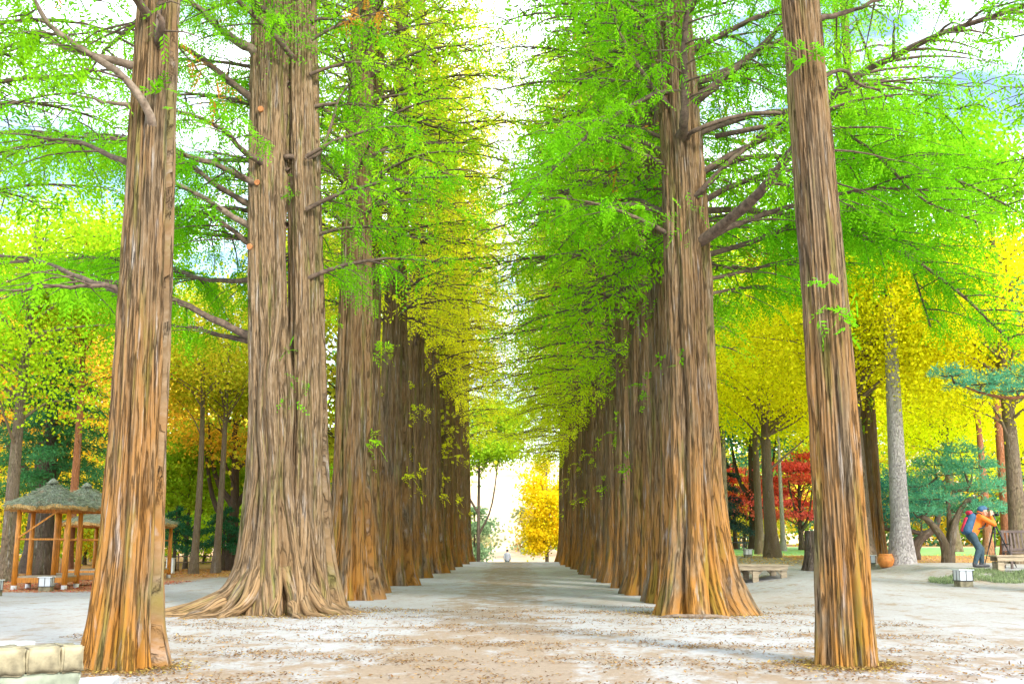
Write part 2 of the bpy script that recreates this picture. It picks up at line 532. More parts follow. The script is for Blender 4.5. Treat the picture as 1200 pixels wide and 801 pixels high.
def clothe(mb, lv, limb, rad, q, start=.15, step=.3, lat=.42, den=1.0, ends=True):
    """hang side branches and fronds on a limb polyline. q = frond settings"""
    limb = np.asarray(limb, float)
    seg = np.linalg.norm(np.diff(limb, axis=0), axis=1)
    cum = np.concatenate([[0], np.cumsum(seg)]); L = cum[-1]
    s_ = start * L; side = 1
    T, D, C = [], [], []
    base_c = rng.random()
    while s_ < L:
        t = s_ / L
        p = np.array([np.interp(s_, cum, limb[:, k]) for k in range(3)])
        i = min(np.searchsorted(cum, s_), len(limb) - 1); d = unit(limb[i] - limb[max(i - 1, 0)])
        hd = np.array([d[0], d[1], 0]); hd /= np.linalg.norm(hd) + 1e-6
        sdv = np.array([-hd[1], hd[0], 0]) * side
        bl = L * lat * (1.05 - .7 * t) * rng.uniform(.6, 1.15) + .25
        bl = min(bl, 2.4)
        bd = unit(hd * rng.uniform(.45, .9) + sdv * rng.uniform(.6, 1.) + np.array([0, 0, rng.uniform(-.2, .35)]))
        m = max(3, int(bl / .35) + 2)
        u = np.linspace(0, 1, m)[:, None]
        bp = p + bd * bl * u + np.array([0, 0, -1.]) * bl * .28 * u ** 2 + rng.normal(size=(m, 3)) * .02 * u
        mb.tube(bp, np.linspace(rad * .3 + .003, .003, m), 4, cap=False)
        nt_ = max(2, int(bl / q['gap'] * den))
        uu = rng.uniform(.1, 1, nt_)
        pts = np.stack([np.interp(uu, u[:, 0], bp[:, k]) for k in range(3)], 1)
        T.append(pts + rng.normal(size=pts.shape) * .05)
        dd = unit(bd[None] * .6 + rng.normal(size=pts.shape) * .5)
        D.append(dd); C.append(np.full(nt_, np.clip(base_c * .5 + rng.random() * .5, 0, 1)))
        s_ += step * rng.uniform(.7, 1.3); side = -side
    if ends:
        T.append(limb[-3:]); D.append(np.repeat(unit(limb[-1] - limb[-2])[None], 3, 0)); C.append(np.full(3, base_c))
    lv.fronds(np.concatenate(T), np.concatenate(D), np.concatenate(C), **{k: v for k, v in q.items() if k != 'gap'})

def auto_limb(base, az, L, rise=.5, curl=.35, jitter=.05, n=8):
    t = np.linspace(0, 1, n)[:, None]
    d = np.array([math.sin(az), math.cos(az), 0])
    sd = np.array([d[1], -d[0], 0])
    p = np.asarray(base, float) + d * L * t + np.array([0, 0, 1.]) * L * (rise * t - curl * t ** 2)
    p = p + sd * L * rng.uniform(-.12, .12) * t ** 2 + np.cumsum(rng.normal(size=(n, 3)) * jitter * L / n, 0)
    return p

def crown(mb, lv, base, z0, z1, n, rfun, q, r_trunk=.3, lo=None, wedge=None, den=1.0, rise=.5):
    """a conifer crown of whorled limbs, leaf size growing with height above z 'lo' (never seen close)"""
    az = rng.uniform(0, 6.28)
    zs = z0 + (z1 - z0) * np.linspace(0, 1, n) ** 1.15
    for k, z in enumerate(zs):
        az += 2.39996 + rng.uniform(-.4, .4)
        a = az % (2 * math.pi)
        if wedge and wedge(a, z): continue
        L = rfun(a, z) * rng.uniform(.75, 1.12)
        if L < .5: continue
        b = np.array([base[0], base[1], base[2] + z]) + r_trunk * np.array([math.sin(a), math.cos(a), 0]) * .6
        fr = (z - z0) / (z1 - z0)
        p = auto_limb(b, a, L, rise + .35 * fr, .35)
        r0 = .018 + .011 * L
        mb.tube(p, np.linspace(r0, .008, len(p)), 6, cap=False)
        qq = dict(q)
        st = .3
        if lo is not None and z > lo:
            f = min(2.4, 1 + (z - lo) * .25)
            qq['ll'] *= f; qq['lw'] *= f; qq['ls'] *= f ** .5; qq['gap'] *= f ** 1.5; st *= f ** .5
        clothe(mb, lv, p, r0, qq, step=st, den=den)

# ------------------------------------------------------------------ trunk
def trunk_grid(base, H, r0, r1, nth=96, nz=110, lobes=9, depth=.16, flare=.7, flare_h=1.1, lean=(0, 0), fine=.02, zmax_detail=9., seed=0, ell=1.0, sink=.12, twist=.15):
    g = np.random.default_rng(seed)
    z = np.concatenate([np.linspace(-sink, zmax_detail, nz, endpoint=False), np.linspace(zmax_detail, H, 14)])
    if zmax_detail >= H: z = np.linspace(-sink, H, nz)
    th = np.linspace(0, 2 * math.pi, nth, endpoint=False)
    Z, TH = np.meshgrid(z, th, indexing='ij')
    zz = np.clip(Z, 0, None)
    Rz = r0 + (r1 - r0) * (zz / H) ** .8
    # irregular valleys
    va = np.sort((np.arange(lobes) + g.uniform(-.32, .32, lobes)) / lobes * 2 * math.pi)
    ph = g.uniform(0, 6.28, 6)
    tw = TH + twist * np.sin(zz * .35 + ph[0]) + .07 * np.sin(zz * 1.3 + ph[1] + 2 * TH) + .04 * np.sin(zz * 3.1 + ph[2] + 3 * TH)
    tw = tw % (2 * math.pi)
    ext = np.concatenate([[va[-1] - 2 * math.pi], va, [va[0] + 2 * math.pi]])
    idx = np.searchsorted(ext, tw) - 1
    idx = np.clip(idx, 0, lobes)
    a = ext[idx]; b = ext[idx + 1]
    u = (tw - a) / (b - a)
    lobe = np.sqrt(np.clip(np.sin(math.pi * u), 0, 1))            # rounded ribs, sharp valleys
    amp = g.uniform(.5, 1.3, lobes + 1); amp[0] = amp[-1]
    A = amp[idx % len(amp)]
    dz = depth * (.55 + .45 * np.exp(-zz / 3.) + .2 * np.sin(zz * .9 + ph[3] + 2 * TH))
    # fine ribs
    fn = int(lobes * 4.3)
    f1 = np.abs(np.sin(fn * .5 * TH + 1.2 * np.sin(zz * .8 + ph[4]) + 2 * np.sin(TH * 3 + ph[5])))
    f2 = np.sin(TH * 17 + zz * 2.3 + 2 * np.sin(zz * 1.7)) * np.sin(zz * 5.1 + TH * 5)
    Fl = flare * np.exp(-zz / flare_h * 1.35) ** 1.15
    but = .35 + .9 * lobe * A
    r = Rz * (1 - dz * .72 + dz * lobe * A * .95) + r0 * Fl * but + Rz * fine * (f1 - .5) + Rz * fine * .35 * f2
    X = r * np.cos(TH) * ell; Y = r * np.sin(TH) / ell
    cx = base[0] + lean[0] * zz / 10 + .03 * np.sin(zz * .5 + ph[1]) * np.minimum(zz, 1)
    cy = base[1] + lean[1] * zz / 10
    global BCO
    arc = np.cumsum(np.concatenate([[0], np.sqrt(np.diff(z) ** 2 + np.diff(r0 * flare * np.exp(-np.clip(z, 0, None) / flare_h * 1.35)) ** 2)]))
    BCO = np.stack([r0 * np.cos(TH) + seed, r0 * np.sin(TH), np.broadcast_to(arc[:, None], Z.shape)], 2)
    return np.stack([X + cx, Y + cy, Z + base[2]], 2)

Z3 = np.zeros(3)
from mathutils.bvhtree import BVHTree
def bvh_of(m):
    return BVHTree.FromPolygons([tuple(v) for v in np.concatenate(m.v)], m.f)
def hit(tree, px, py, default=20.):
    """where the modelled bark is met along a sight line"""
    o = Vector((0, 0, CAMZ)); d = Vector(at(px, py, 10.) - np.array(o)).normalized()
    h_ = tree.ray_cast(o, d)
    return np.array(h_[0]) if h_[0] is not None else at(px, py, default)

# ------------------------------------------------------------------ SETTING: ground
xs = np.concatenate([np.linspace(-260, -32, 24, endpoint=False), np.linspace(-32, -8, 40, endpoint=False), np.linspace(-8, 16, 110, endpoint=False), np.linspace(16, 40, 40, endpoint=False), np.linspace(40, 260, 24)])
ys = np.concatenate([np.linspace(-40, 2, 12, endpoint=False), np.linspace(2, 20, 80, endpoint=False), np.linspace(20, 50, 90, endpoint=False), np.linspace(50, 140, 70, endpoint=False), np.linspace(140, 600, 30)])
GX, GY = np.meshgrid(xs, ys, indexing='ij')
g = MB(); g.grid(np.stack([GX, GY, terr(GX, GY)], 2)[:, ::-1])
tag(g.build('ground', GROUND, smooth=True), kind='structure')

def sheet(name, material, poly_x, poly_y, dz=.006, kind='structure', nx=40, ny=30):
    """poly_x(v,u) style warped grid following the terrain"""
    u = np.linspace(0, 1, nx); v = np.linspace(0, 1, ny)
    U, V = np.meshgrid(u, v, indexing='ij')
    X = poly_x(U, V); Y = poly_y(U, V)
    m = MB(); m.grid(np.stack([X, Y, terr(X, Y) + dz], 2)[:, ::-1])
    return tag(m.build(name, material, smooth=True), kind=kind)
sheet('lawn', LAWN, lambda U, V: 6.8 + U * 60, lambda U, V: 46 + V * 37 + 1.0 * np.sin(U * 14), .015, nx=90, ny=50)

# hills far behind
hx = np.linspace(-420, 420, 120); hy = np.linspace(150, 420, 40)
HX, HY = np.meshgrid(hx, hy, indexing='ij')
HZ = -3 + sst(150, 330, HY) * (27 + 9 * wob(HX, HY, .02) + 10 * sst(30, 200, np.abs(HX)))
h = MB(); h.grid(np.stack([HX, HY, HZ], 2)[:, ::-1])
tag(h.build('hill', HILLM, smooth=True), kind='structure')

# ------------------------------------------------------------------ metasequoia avenue
GREEN = (.24, .56, .012)
GREEN2 = (.36, .7, .02)
LIME = (.56, .78, .02)
YELLOW = (.94, .88, .03)

Q_NEAR = dict(gap=.09, ls=.34, nb=12, ll=.085, lw=.027, droop=.7, spread=.6)
Q_MID = dict(gap=.1, ls=.44, nb=13, ll=.105, lw=.03, droop=.75, spread=.65)
Q_ROW = dict(gap=.2, ls=.55, nb=8, ll=.19, lw=.06, droop=.45, spread=.7)

def px_limb(pts, n=14):
    return resample([at(*p) for p in pts], n)

def near_tree(name, base, label, trunk_fn, limbs, q, crown_args, axis=(0, 0, 0, 0), color=GREEN, cat='tree', sprigs=(), bark=None):
    root = empty(name, base, label, cat, 'metasequoias lining the path')
    tm = MB(); trunk_fn(tm)
    tree = bvh_of(tm)
    tr = tm.build('trunk', bark or BARK, root, True, origin=base)
    bm_, lv = MB(), Leaves()
    for pts, r0, den, lmat in limbs:
        w0 = at(*pts[0]); hh = w0[2] - base[2]
        ax = np.array([base[0] + axis[0] + axis[2] * hh / 10, base[1] + axis[1] + axis[3] * hh / 10, w0[2] - .12])
        p = resample([ax + (w0 - ax) * .25] + [at(*q_) for q_ in pts], 18)
        p[2:] += np.cumsum(rng.normal(size=(len(p) - 2, 3)) * .014, 0)
        lm = MB(); lm.tube(p, r0 * np.concatenate([[1.7, 1.5], np.linspace(1.2, .3, len(p) - 2) ** .9]) * (1 + .09 * np.sin(np.arange(len(p)) * 2.3 + w0[2] * 5)), 9)
        lm.build('limb', lmat, root, True, origin=base)
        if den > 0: clothe(bm_, lv, p, r0, q, start=.3, step=.18, lat=.36, den=den * 1.4)
    for ca in crown_args: crown(bm_, lv, **ca)
    for sp in sprigs:
        c = hit(tree, sp[0], sp[1], sp[2]); c = c - np.array([0, .12, 0]); m = sp[3]
        T = c + rng.normal(size=(m, 3)) * np.array([.14, .06, .1]) * sp[4]
        D = unit(rng.normal(size=(m, 3)) * np.array([1, .5, .5]) + np.array([0, -.6, 0]))
        lv.fronds(T, D, rng.uniform(.5, 1, m), ls=.22 * sp[4], nb=9, ll=.08, lw=.028, droop=.2)
    bo = bm_.build('branches', LIMB, root, True, origin=base)
    lv.obj('crown', root, color, origin=base)
    return root

# --- front left tree
bL = ground_at(148, 11.2)
def tL(m): m.grid(trunk_grid(bL, 17, .295, .12, 280, 300, 8, .38, .36, .9, lean=(-.02, .05), fine=.085, zmax_detail=8, seed=3), True, co=BCO)
near_tree('metasequoia', bL, 'nearest straight trunk on the left, greyish brown, beside the low stone wall', tL, [
    ([(176, 140, 11.0), (150, 106, 10.9), (112, 78, 10.8), (70, 50, 10.7), (42, 12, 10.6), (30, -25, 10.5)], .042, 1, LIMB_PALE),
    ([(70, 50, 10.7), (45, 27, 10.9), (20, 38, 11.1), (-20, 48, 11.2)], .028, .6, LIMB_PALE),
    ([(160, 127, 11.1), (125, 120, 11.1), (78, 107, 11.1)], .03, 0, LIMB_PALE),
    ([(186, 36, 10.9), (183, 10, 10.8), (178, -25, 10.7)], .04, .3, LIMB),
    ([(150, 195, 11.3), (120, 182, 11.6), (60, 165, 12.2), (-20, 190, 12.8)], .035, .9, LIMB),
    ([(142, 342, 11.2), (110, 336, 11.2), (60, 338, 11.2), (-20, 343, 11.2)], .028, .35, LIMB),
    ([(146, 342, 11.3), (110, 322, 11.8), (55, 300, 12.6), (0, 292, 13.2)], .034, .8, LIMB),
], Q_NEAR, [dict(base=bL, z0=6.6, z1=16, n=42, rfun=lambda a, z: (4.0 - (z - 6) * .28), q=Q_NEAR, r_trunk=.2, lo=9.8, den=.9,
                 wedge=lambda a, z: z < 9 and math.sin(a) > .1)], color=GREEN, sprigs=[(186, 105, 10.8, 8, .7)])

# --- front right tree
bR = ground_at(986, 11.5)
def tR(m): m.grid(trunk_grid(bR, 17, .275, .12, 280, 300, 7, .3, .1, .8, lean=(-.16, 0), fine=.085, zmax_detail=8, seed=9), True, co=BCO)
near_tree('metasequoia', bR, 'nearest straight trunk on the right, reddish brown with a leafy tuft', tR, [
    ([(954, 95, 11.5), (990, 84, 11.6), (1020, 100, 11.8), (1055, 118, 12.0)], .026, .5, LIMB),
    ([(952, 20, 11.5), (1000, 2, 11.5), (1060, -20, 11.5)], .035, .4, LIMB),
], Q_NEAR, [dict(base=bR, z0=7.2, z1=16, n=36, rfun=lambda a, z: (4.2 - (z - 6) * .28), q=Q_NEAR, r_trunk=.2, lo=9.8, den=.9,
                 wedge=lambda a, z: z < 9 and math.sin(a) < .1)], color=GREEN,
    sprigs=[(968, 372, 11.2, 16, .9), (930, 62, 11.1, 10, .9), (955, 75, 11.2, 10, .8), (962, 330, 11.2, 4, .6)])

# --- first tree of the left row: two fused stems, big root plate
b1 = ground_at(330, 19.8)
s = 19.8 / F_PX
def t1L(m):
    A = b1 + np.array([-.2, 0, 0]); B = b1 + np.array([.43, .3, 0]); C = b1 + np.array([-.42, .15, 0])
    m.grid(trunk_grid(A, 22, .40, .21, 240, 300, 6, .46, .85, 1.2, lean=(-.42, 0), fine=.08, zmax_detail=12, seed=21), True, co=BCO)
    m.grid(trunk_grid(B, 22, .37, .18, 200, 280, 5, .46, .66, 1.5, lean=(-.4, 0), fine=.08, zmax_detail=12, seed=24), True, co=BCO)
    m.grid(trunk_grid(C, 16, .33, .1, 160, 240, 5, .34, .85, 1.2, lean=(.02, 0), fine=.08, zmax_detail=12, seed=29), True, co=BCO)
    tree = bvh_of(m)
    # cords of living bark running up the old trunk
    for cord, r in (([(322, 700), (320, 655), (318, 590), (321, 520), (318, 440), (324, 380), (327, 300), (326, 200)], .12),
                    ([(296, 695), (302, 640), (310, 560), (306, 480), (308, 400), (305, 330)], .09),
                    ([(354, 700), (345, 640), (338, 560), (340, 470), (336, 380)], .1),
                    ([(270, 690), (287, 640), (298, 560), (302, 480)], .09),
                    ([(378, 695), (368, 640), (362, 560), (360, 470)], .08)):
        pp = [hit(tree, px, py, 19.5) for px, py in cord]
        pp = [pp[0] + np.array([0, -.3, -.75]), pp[0] + np.array([0, -.1, -.32])] + pp
        pp = resample(pp, 44); pp[:, 1] = np.convolve(np.pad(pp[:, 1], 4, 'edge'), np.ones(9) / 9, 'valid') - r * .1
        pp[:, 0] += .02 * np.sin(np.linspace(0, 17, 44))
        rr = r * (1 + .6 * np.exp(-np.linspace(0, 9, 44))) * np.linspace(1, .55, 44) * (1 + .08 * np.sin(np.linspace(0, 23, 44)))
        rr[-4:] *= [.8, .6, .35, .1]
        m.tube(pp, rr, 16)
    g2 = np.random.default_rng(5)
    # root plate: ribs that leave the trunk and sink into the soil
    for k in range(15):
        a = math.radians(150 + k * 17 + g2.uniform(-5, 5)); L = g2.uniform(.5, 1.0) + (.9 if math.cos(a) < -.5 else 0)
        d = np.array([math.cos(a), math.sin(a), 0]); c0 = b1 + np.array([-.15, .1, 0])
        e = np.array([1.15 if math.cos(a) < 0 else 1.0, .85, 1])
        P = [c0 + d * e * .5 + [0, 0, .75], c0 + d * e * .8 + [0, 0, .3]]
        wig = g2.uniform(-.25, .25)
        for t in (.35, .7, 1.):
            q = c0 + d * e * (.8 + L * t) + np.array([-d[1], d[0], 0]) * wig * math.sin(t * 3) * L
            q[2] = terr(q[0], q[1]) + .1 * (1 - t) - .04 * t; P.append(q)
        P = resample(P, 22); P[:, 2] += .012 * np.sin(np.linspace(0, 14, 22) + k)
        r = g2.uniform(.07, .12)
        m.tube(P, r * np.linspace(1.3, .3, 22) * (1 + .12 * np.sin(np.linspace(0, 11, 22) + k)), 10)
t1 = near_tree('metasequoia', b1, 'massive fused double trunk with spreading pale roots, first of the left row', t1L, [
    ([(292, 58, 19.6), (262, 40, 19.4), (230, 15, 19.2), (195, -12, 19.0)], .09, .9, LIMB_PALE),
    ([(292, 118, 19.7), (250, 85, 19.5), (212, 62, 19.3), (150, 40, 19)], .07, .9, LIMB),
    ([(290, 262, 19.7), (250, 238, 19.5), (208, 212, 19.3), (140, 180, 19)], .06, .9, LIMB_PALE),
    ([(290, 240, 19.8), (250, 215, 20), (205, 185, 20.3), (120, 160, 20.8), (50, 170, 21)], .055, 1, LIMB),
    ([(290, 285, 19.8), (265, 268, 20), (235, 255, 20.3), (170, 250, 21)], .05, .8, LIMB),
    ([(288, 392, 19.9), (250, 375, 20), (200, 352, 20.2), (120, 330, 20.6), (40, 330, 21)], .07, 1, LIMB),
    ([(285, 398, 20.1), (255, 388, 20.3), (225, 380, 20.5), (150, 375, 21)], .05, .8, LIMB),
    ([(372, 180, 19.9), (392, 130, 20), (412, 95, 20.1)], .035, .4, LIMB),
    ([(290, 180, 19.2), (262, 150, 18.3), (220, 128, 17.2), (160, 120, 16.2)], .05, .8, LIMB),
    ([(292, 330, 20.5), (240, 330, 22), (180, 310, 24), (90, 300, 26)], .05, 1, LIMB),
], Q_MID, [dict(base=b1, z0=6.0, z1=22, n=70, rfun=lambda a, z: (4.8 if math.sin(a) < 0 else 2.7) * (1 - (z - 6) / 24), q=Q_MID, r_trunk=.35, lo=12, den=1.25,
                wedge=lambda a, z: z < 10.2 and math.cos(a) < .1 and abs(math.sin(a)) < .9)], color=GREEN, axis=(-.1, 0, -.4, 0), bark=BARK_ROOTY,
    sprigs=[(350, 458, 19.1, 10, 1.3), (345, 408, 19.2, 6, 1), (343, 222, 19.1, 8, 1), (305, 22, 19, 60, 3), (335, 35, 19, 70, 3.4), (325, 5, 18.8, 80, 3.6), (362, 50, 19, 40, 2.6)])
for pts, r in (([(262, 700, 19.2), (240, 708, 19.0), (222, 720, 18.8), (196, 735, 18.6)], .1),
               ([(262, 696, 19.5), (240, 702, 19.6), (215, 712, 19.5), (190, 726, 19.3)], .08),
               ([(340, 720, 18.9), (347, 733, 18.6), (352, 742, 18.4)], .05)):
    pp = []
    for i, (px, py, Y) in enumerate(pts):
        q = at(px, py, Y); fr = i / (len(pts) - 1)
        q[2] = terr(q[0], q[1]) + (.22 * (1 - fr) ** 2 - .03 * fr); pp.append(q)
    pp = resample(pp, 20); pp[:, 2] += .02 * np.sin(np.linspace(0, 12, 20)); pp[:, 0] += .03 * np.sin(np.linspace(0, 9, 20))
    m = MB(); m.tube(pp, r * np.linspace(1.25, .25, 20) * (1 + .12 * np.sin(np.linspace(0, 15, 20))), 12)
    m.build('root', BARK_ROOTY, t1, True, origin=b1)
_m = MB(); t1L(_m); _tree = bvh_of(_m)
for px, py in ((306, 129), (302, 215), (293, 290)):
    c = hit(_tree, px, py, 19.4) + np.array([0, -.07, 0])
    m = MB(); m.tube(np.array([c + [0, .3, 0], c + [0, .03, .01], c]), [.06, .055, .05], 14)
    m.build('cut_limb_stub', CUTWOOD, t1, False, origin=b1)

# --- first tree of the right row
b1r = ground_at(815, 19.6)
def t1R(m):
    m.grid(trunk_grid(b1r, 22, .485, .2, 280, 320, 9, .52, .66, 1.2, lean=(-.1, 0), fine=.08, zmax_detail=12, seed=41, ell=1.02), True, co=BCO)
t1r = near_tree('metasequoia', b1r, 'broad orange-brown trunk with flared ribbed base, first of the right row', t1R, [
    ([(822, 282, 19.4), (850, 262, 19.0), (885, 232, 18.3), (925, 188, 17.5), (970, 126, 16.7), (1010, 92, 16.1), (1050, 70, 15.6), (1110, 40, 15.0), (1195, 14, 14.4)], .09, .3, LIMB),
    ([(975, 130, 18.3), (1000, 96, 18.2), (1040, 95, 18.2), (1090, 100, 18), (1150, 105, 18)], .03, .7, LIMB),
    ([(820, 226, 19.3), (855, 190, 19), (890, 160, 18.8), (925, 135, 18.6)], .055, .7, LIMB),
    ([(818, 115, 19.4), (850, 88, 19.2), (890, 50, 19), (930, 5, 18.6)], .09, .8, LIMB),
    ([(820, 92, 19.8), (855, 74, 20), (900, 50, 20.4), (960, 20, 21)], .08, 1, LIMB),
    ([(802, 145, 18.9), (803, 100, 18.7), (802, 50, 18.5), (806, 10, 18.3), (808, -30, 18.2)], .075, .5, LIMB),
    ([(779, 120, 19.3), (750, 82, 19.1), (730, 45, 18.9), (718, 5, 18.7)], .045, .7, LIMB),
    ([(779, 108, 19.3), (745, 122, 18.9), (700, 150, 18.4), (655, 190, 18.0), (605, 240, 17.6)], .045, .95, LIMB),
    ([(824, 330, 19.8), (870, 318, 20.2), (930, 310, 20.8), (985, 315, 21.2)], .04, .9, LIMB),
    ([(824, 348, 19.9), (880, 340, 20.8), (935, 342, 21.6)], .035, .9, LIMB),
    ([(825, 300, 20), (900, 275, 21), (980, 240, 22), (1030, 250, 22.4), (1060, 300, 22.4), (1085, 380, 22.4)], .05, 1, LIMB),
    ([(820, 200, 20), (900, 180, 20.5), (1000, 190, 21), (1100, 200, 21), (1200, 250, 21)], .06, 1, LIMB),
    ([(820, 250, 20), (900, 250, 21), (1010, 280, 21.5), (1100, 330, 21.5), (1180, 400, 21.5)], .06, 1, LIMB),
    ([(820, 150, 19), (900, 130, 19), (1000, 160, 19), (1080, 230, 19), (1150, 260, 19)], .04, .9, LIMB),
    ([(779, 250, 19.8), (740, 235, 20.5), (700, 250, 21.3), (660, 290, 22)], .045, 1, LIMB),
    ([(779, 180, 19.6), (730, 165, 19.8), (680, 180, 20), (630, 215, 20)], .045, 1, LIMB),
], Q_MID, [dict(base=b1r, z0=6.6, z1=22, n=72, rfun=lambda a, z: (5.2 if math.sin(a) > 0 else 2.9) * (1 - (z - 6) / 24), q=Q_MID, r_trunk=.35, lo=12, den=1.3,
                wedge=lambda a, z: z < 10.2 and math.cos(a) < .0 and abs(math.sin(a)) < .8)], color=GREEN, axis=(0, 0, -.1, 0),
    sprigs=[(790, 275, 18.9, 8, 1.2), (812, 238, 18.9, 8, 1.2), (800, 420, 19, 3, .8), (795, 12, 18.7, 60, 3.4), (785, 40, 19, 50, 3)])

# root lying across the foot of that tree
m = MB()
pp = [at(768, 716, 18.9), at(790, 714, 18.7), at(815, 712, 18.6), at(840, 714, 18.6), at(862, 717, 18.7)]
for q in pp: q[2] = terr(q[0], q[1]) + .03
pp[0][2] -= .05; pp[-1][2] -= .05
m.tube(resample(pp, 16), .022 + .014 * np.sin(np.linspace(0, 3.1, 16)), 8)
m.build('root', LIMB_PALE, t1r, True, origin=b1r)

# --- row prototypes (inner side is +X)
ORD = ['first', 'second', 'third', 'fourth', 'fifth', 'sixth', 'seventh', 'eighth', 'ninth', 'tenth', 'eleventh', 'twelfth', 'thirteenth', 'fourteenth', 'fifteenth', 'sixteenth', 'seventeenth']
protos = []
for k in range(4):
    root = empty('metasequoia', (0, 0, 0), 'x', 'tree', 'metasequoias lining the path')
    tm = MB()
    if k % 2 == 0:
        tm.grid(trunk_grid(Z3, 24, .5, .16, 120, 130, 6 + k % 3, .55, .5, 1.2, fine=.08, zmax_detail=12, seed=60 + k), True, co=BCO)
    else:
        tm.grid(trunk_grid(np.array([0, -.12, 0]), 24, .46, .16, 110, 130, 5, .5, .5, 1.2, fine=.08, zmax_detail=12, seed=70 + k), True, co=BCO)
        tm.grid(trunk_grid(np.array([.1, .42, 0]), 22, .38, .14, 90, 120, 5, .5, .45, 1.2, fine=.08, zmax_detail=12, seed=80 + k), True, co=BCO)
    tm.build('trunk', BARK, root, True)
    mb, lv = MB(), Leaves()
    crown(mb, lv, Z3, (8.3, 6.5, 8.9, 6.9)[k], 22.5, 76, lambda a, z: (4.1 if math.sin(a) > 0 else 4.2) * (1 - (z - 6) / 24 * (.35 if math.sin(a) > 0 else .8)) * rng.uniform(.7, 1.12), Q_ROW, .35, den=.68, rise=(.45 if k % 2 == 0 else .25))
    for _ in range(7):
        a = rng.uniform(0, 6.28); z = rng.uniform(2.5, 6.5)
        c = np.array([math.sin(a) * .5, math.cos(a) * .5, z])
        lv.fronds(c + rng.normal(size=(7, 3)) * .1, unit(np.repeat([[math.sin(a), math.cos(a), .1]], 7, 0) + rng.normal(size=(7, 3)) * .4), .8, ls=.35, nb=8, ll=.13, lw=.045, droop=.2)
    mb.build('branches', LIMB, root, True)
    lv.obj('crown', root, GREEN)
    protos.append(root)
used = [False] * 4

def mixcol(a, b, t): return tuple(a[i] * (1 - t) + b[i] * t for i in range(3))

def place_row(side, xs_, ys_, cols):
    for i, (x, y) in enumerate(zip(xs_, ys_)):
        k = (i % 2) * 2 + (1 if side > 0 else 0)
        o = protos[k] if not used[k] else copy_tree(protos[k])
        used[k] = True
        o.location = (x, y, float(terr(x, y)))
        o.rotation_euler = (0, 0, (math.pi if side > 0 else 0) + random.uniform(-.35, .35))
        sc = random.uniform(.9, 1.06)
        o.scale = (sc, sc, random.uniform(.94, 1.06))
        for ch in o.children:
            if ch.name.startswith('crown'): ch.color = (*cols(i), 1)
        last = i == len(xs_) - 1
        o['label'] = ('fluted metasequoia at the far end of the %s row' if last else 'fluted metasequoia, ' + ORD[i + 1] + ' trunk from the near end of the %s row') % ('right' if side > 0 else 'left')

ly = [24.8, 28.4, 33.2, 40.5, 47, 53, 60, 68, 77]
lx = [-3.78, -4.0, -3.8, -3.85, -3.8, -3.8, -3.85, -3.8, -3.8]
ry = [23.6, 27.6, 31.6, 36, 40.5, 45, 49.5, 54.5, 60, 65.5, 71, 76.5]
rx = [3.2, 3.2, 3.25, 3.25, 3.2, 3.2, 3.2, 3.25, 3.2, 3.2, 3.2, 3.2]
place_row(-1, lx, ly, lambda i: mixcol(GREEN2, YELLOW, [0.1, .45, .8, 1, 1, 1, 1, .9, .9, .7, .6, .6][i]))
place_row(1, rx, ry, lambda i: mixcol(mixcol(GREEN, LIME, [0.15, .3, .5, .8, 1, 1, 1, 1, 1, 1, 1, 1][i]), YELLOW, [0, 0, 0, 0, .15, .3, .4, .5, .5, .6, .5, .5][i]))

# metasequoias just outside the picture on both sides, whose branches hang into it
for (x, y, k, rz, lab, c) in ((-12.3, 23, 2, .3, 'metasequoia standing outside the left edge, green branches reaching in', GREEN),
                              (13.2, 22, 0, 3.4, 'metasequoia standing outside the right edge, branches hanging over the photographer', GREEN),
                              (12.0, 38, 3, 1.0, 'tall green metasequoia behind the pale trunk on the right', GREEN2)):
    o = copy_tree(protos[k]); o.location = (x, y, float(terr(x, y))); o.rotation_euler = (0, 0, rz)
    o.scale = (1.0, 1.0, .95) if y < 30 else (.62, .62, 1.0)
    o['label'] = lab; o['group'] = 'metasequoias outside the rows'
    for ch in o.children:
        if ch.name.startswith('crown'): ch.color = (*c, 1)

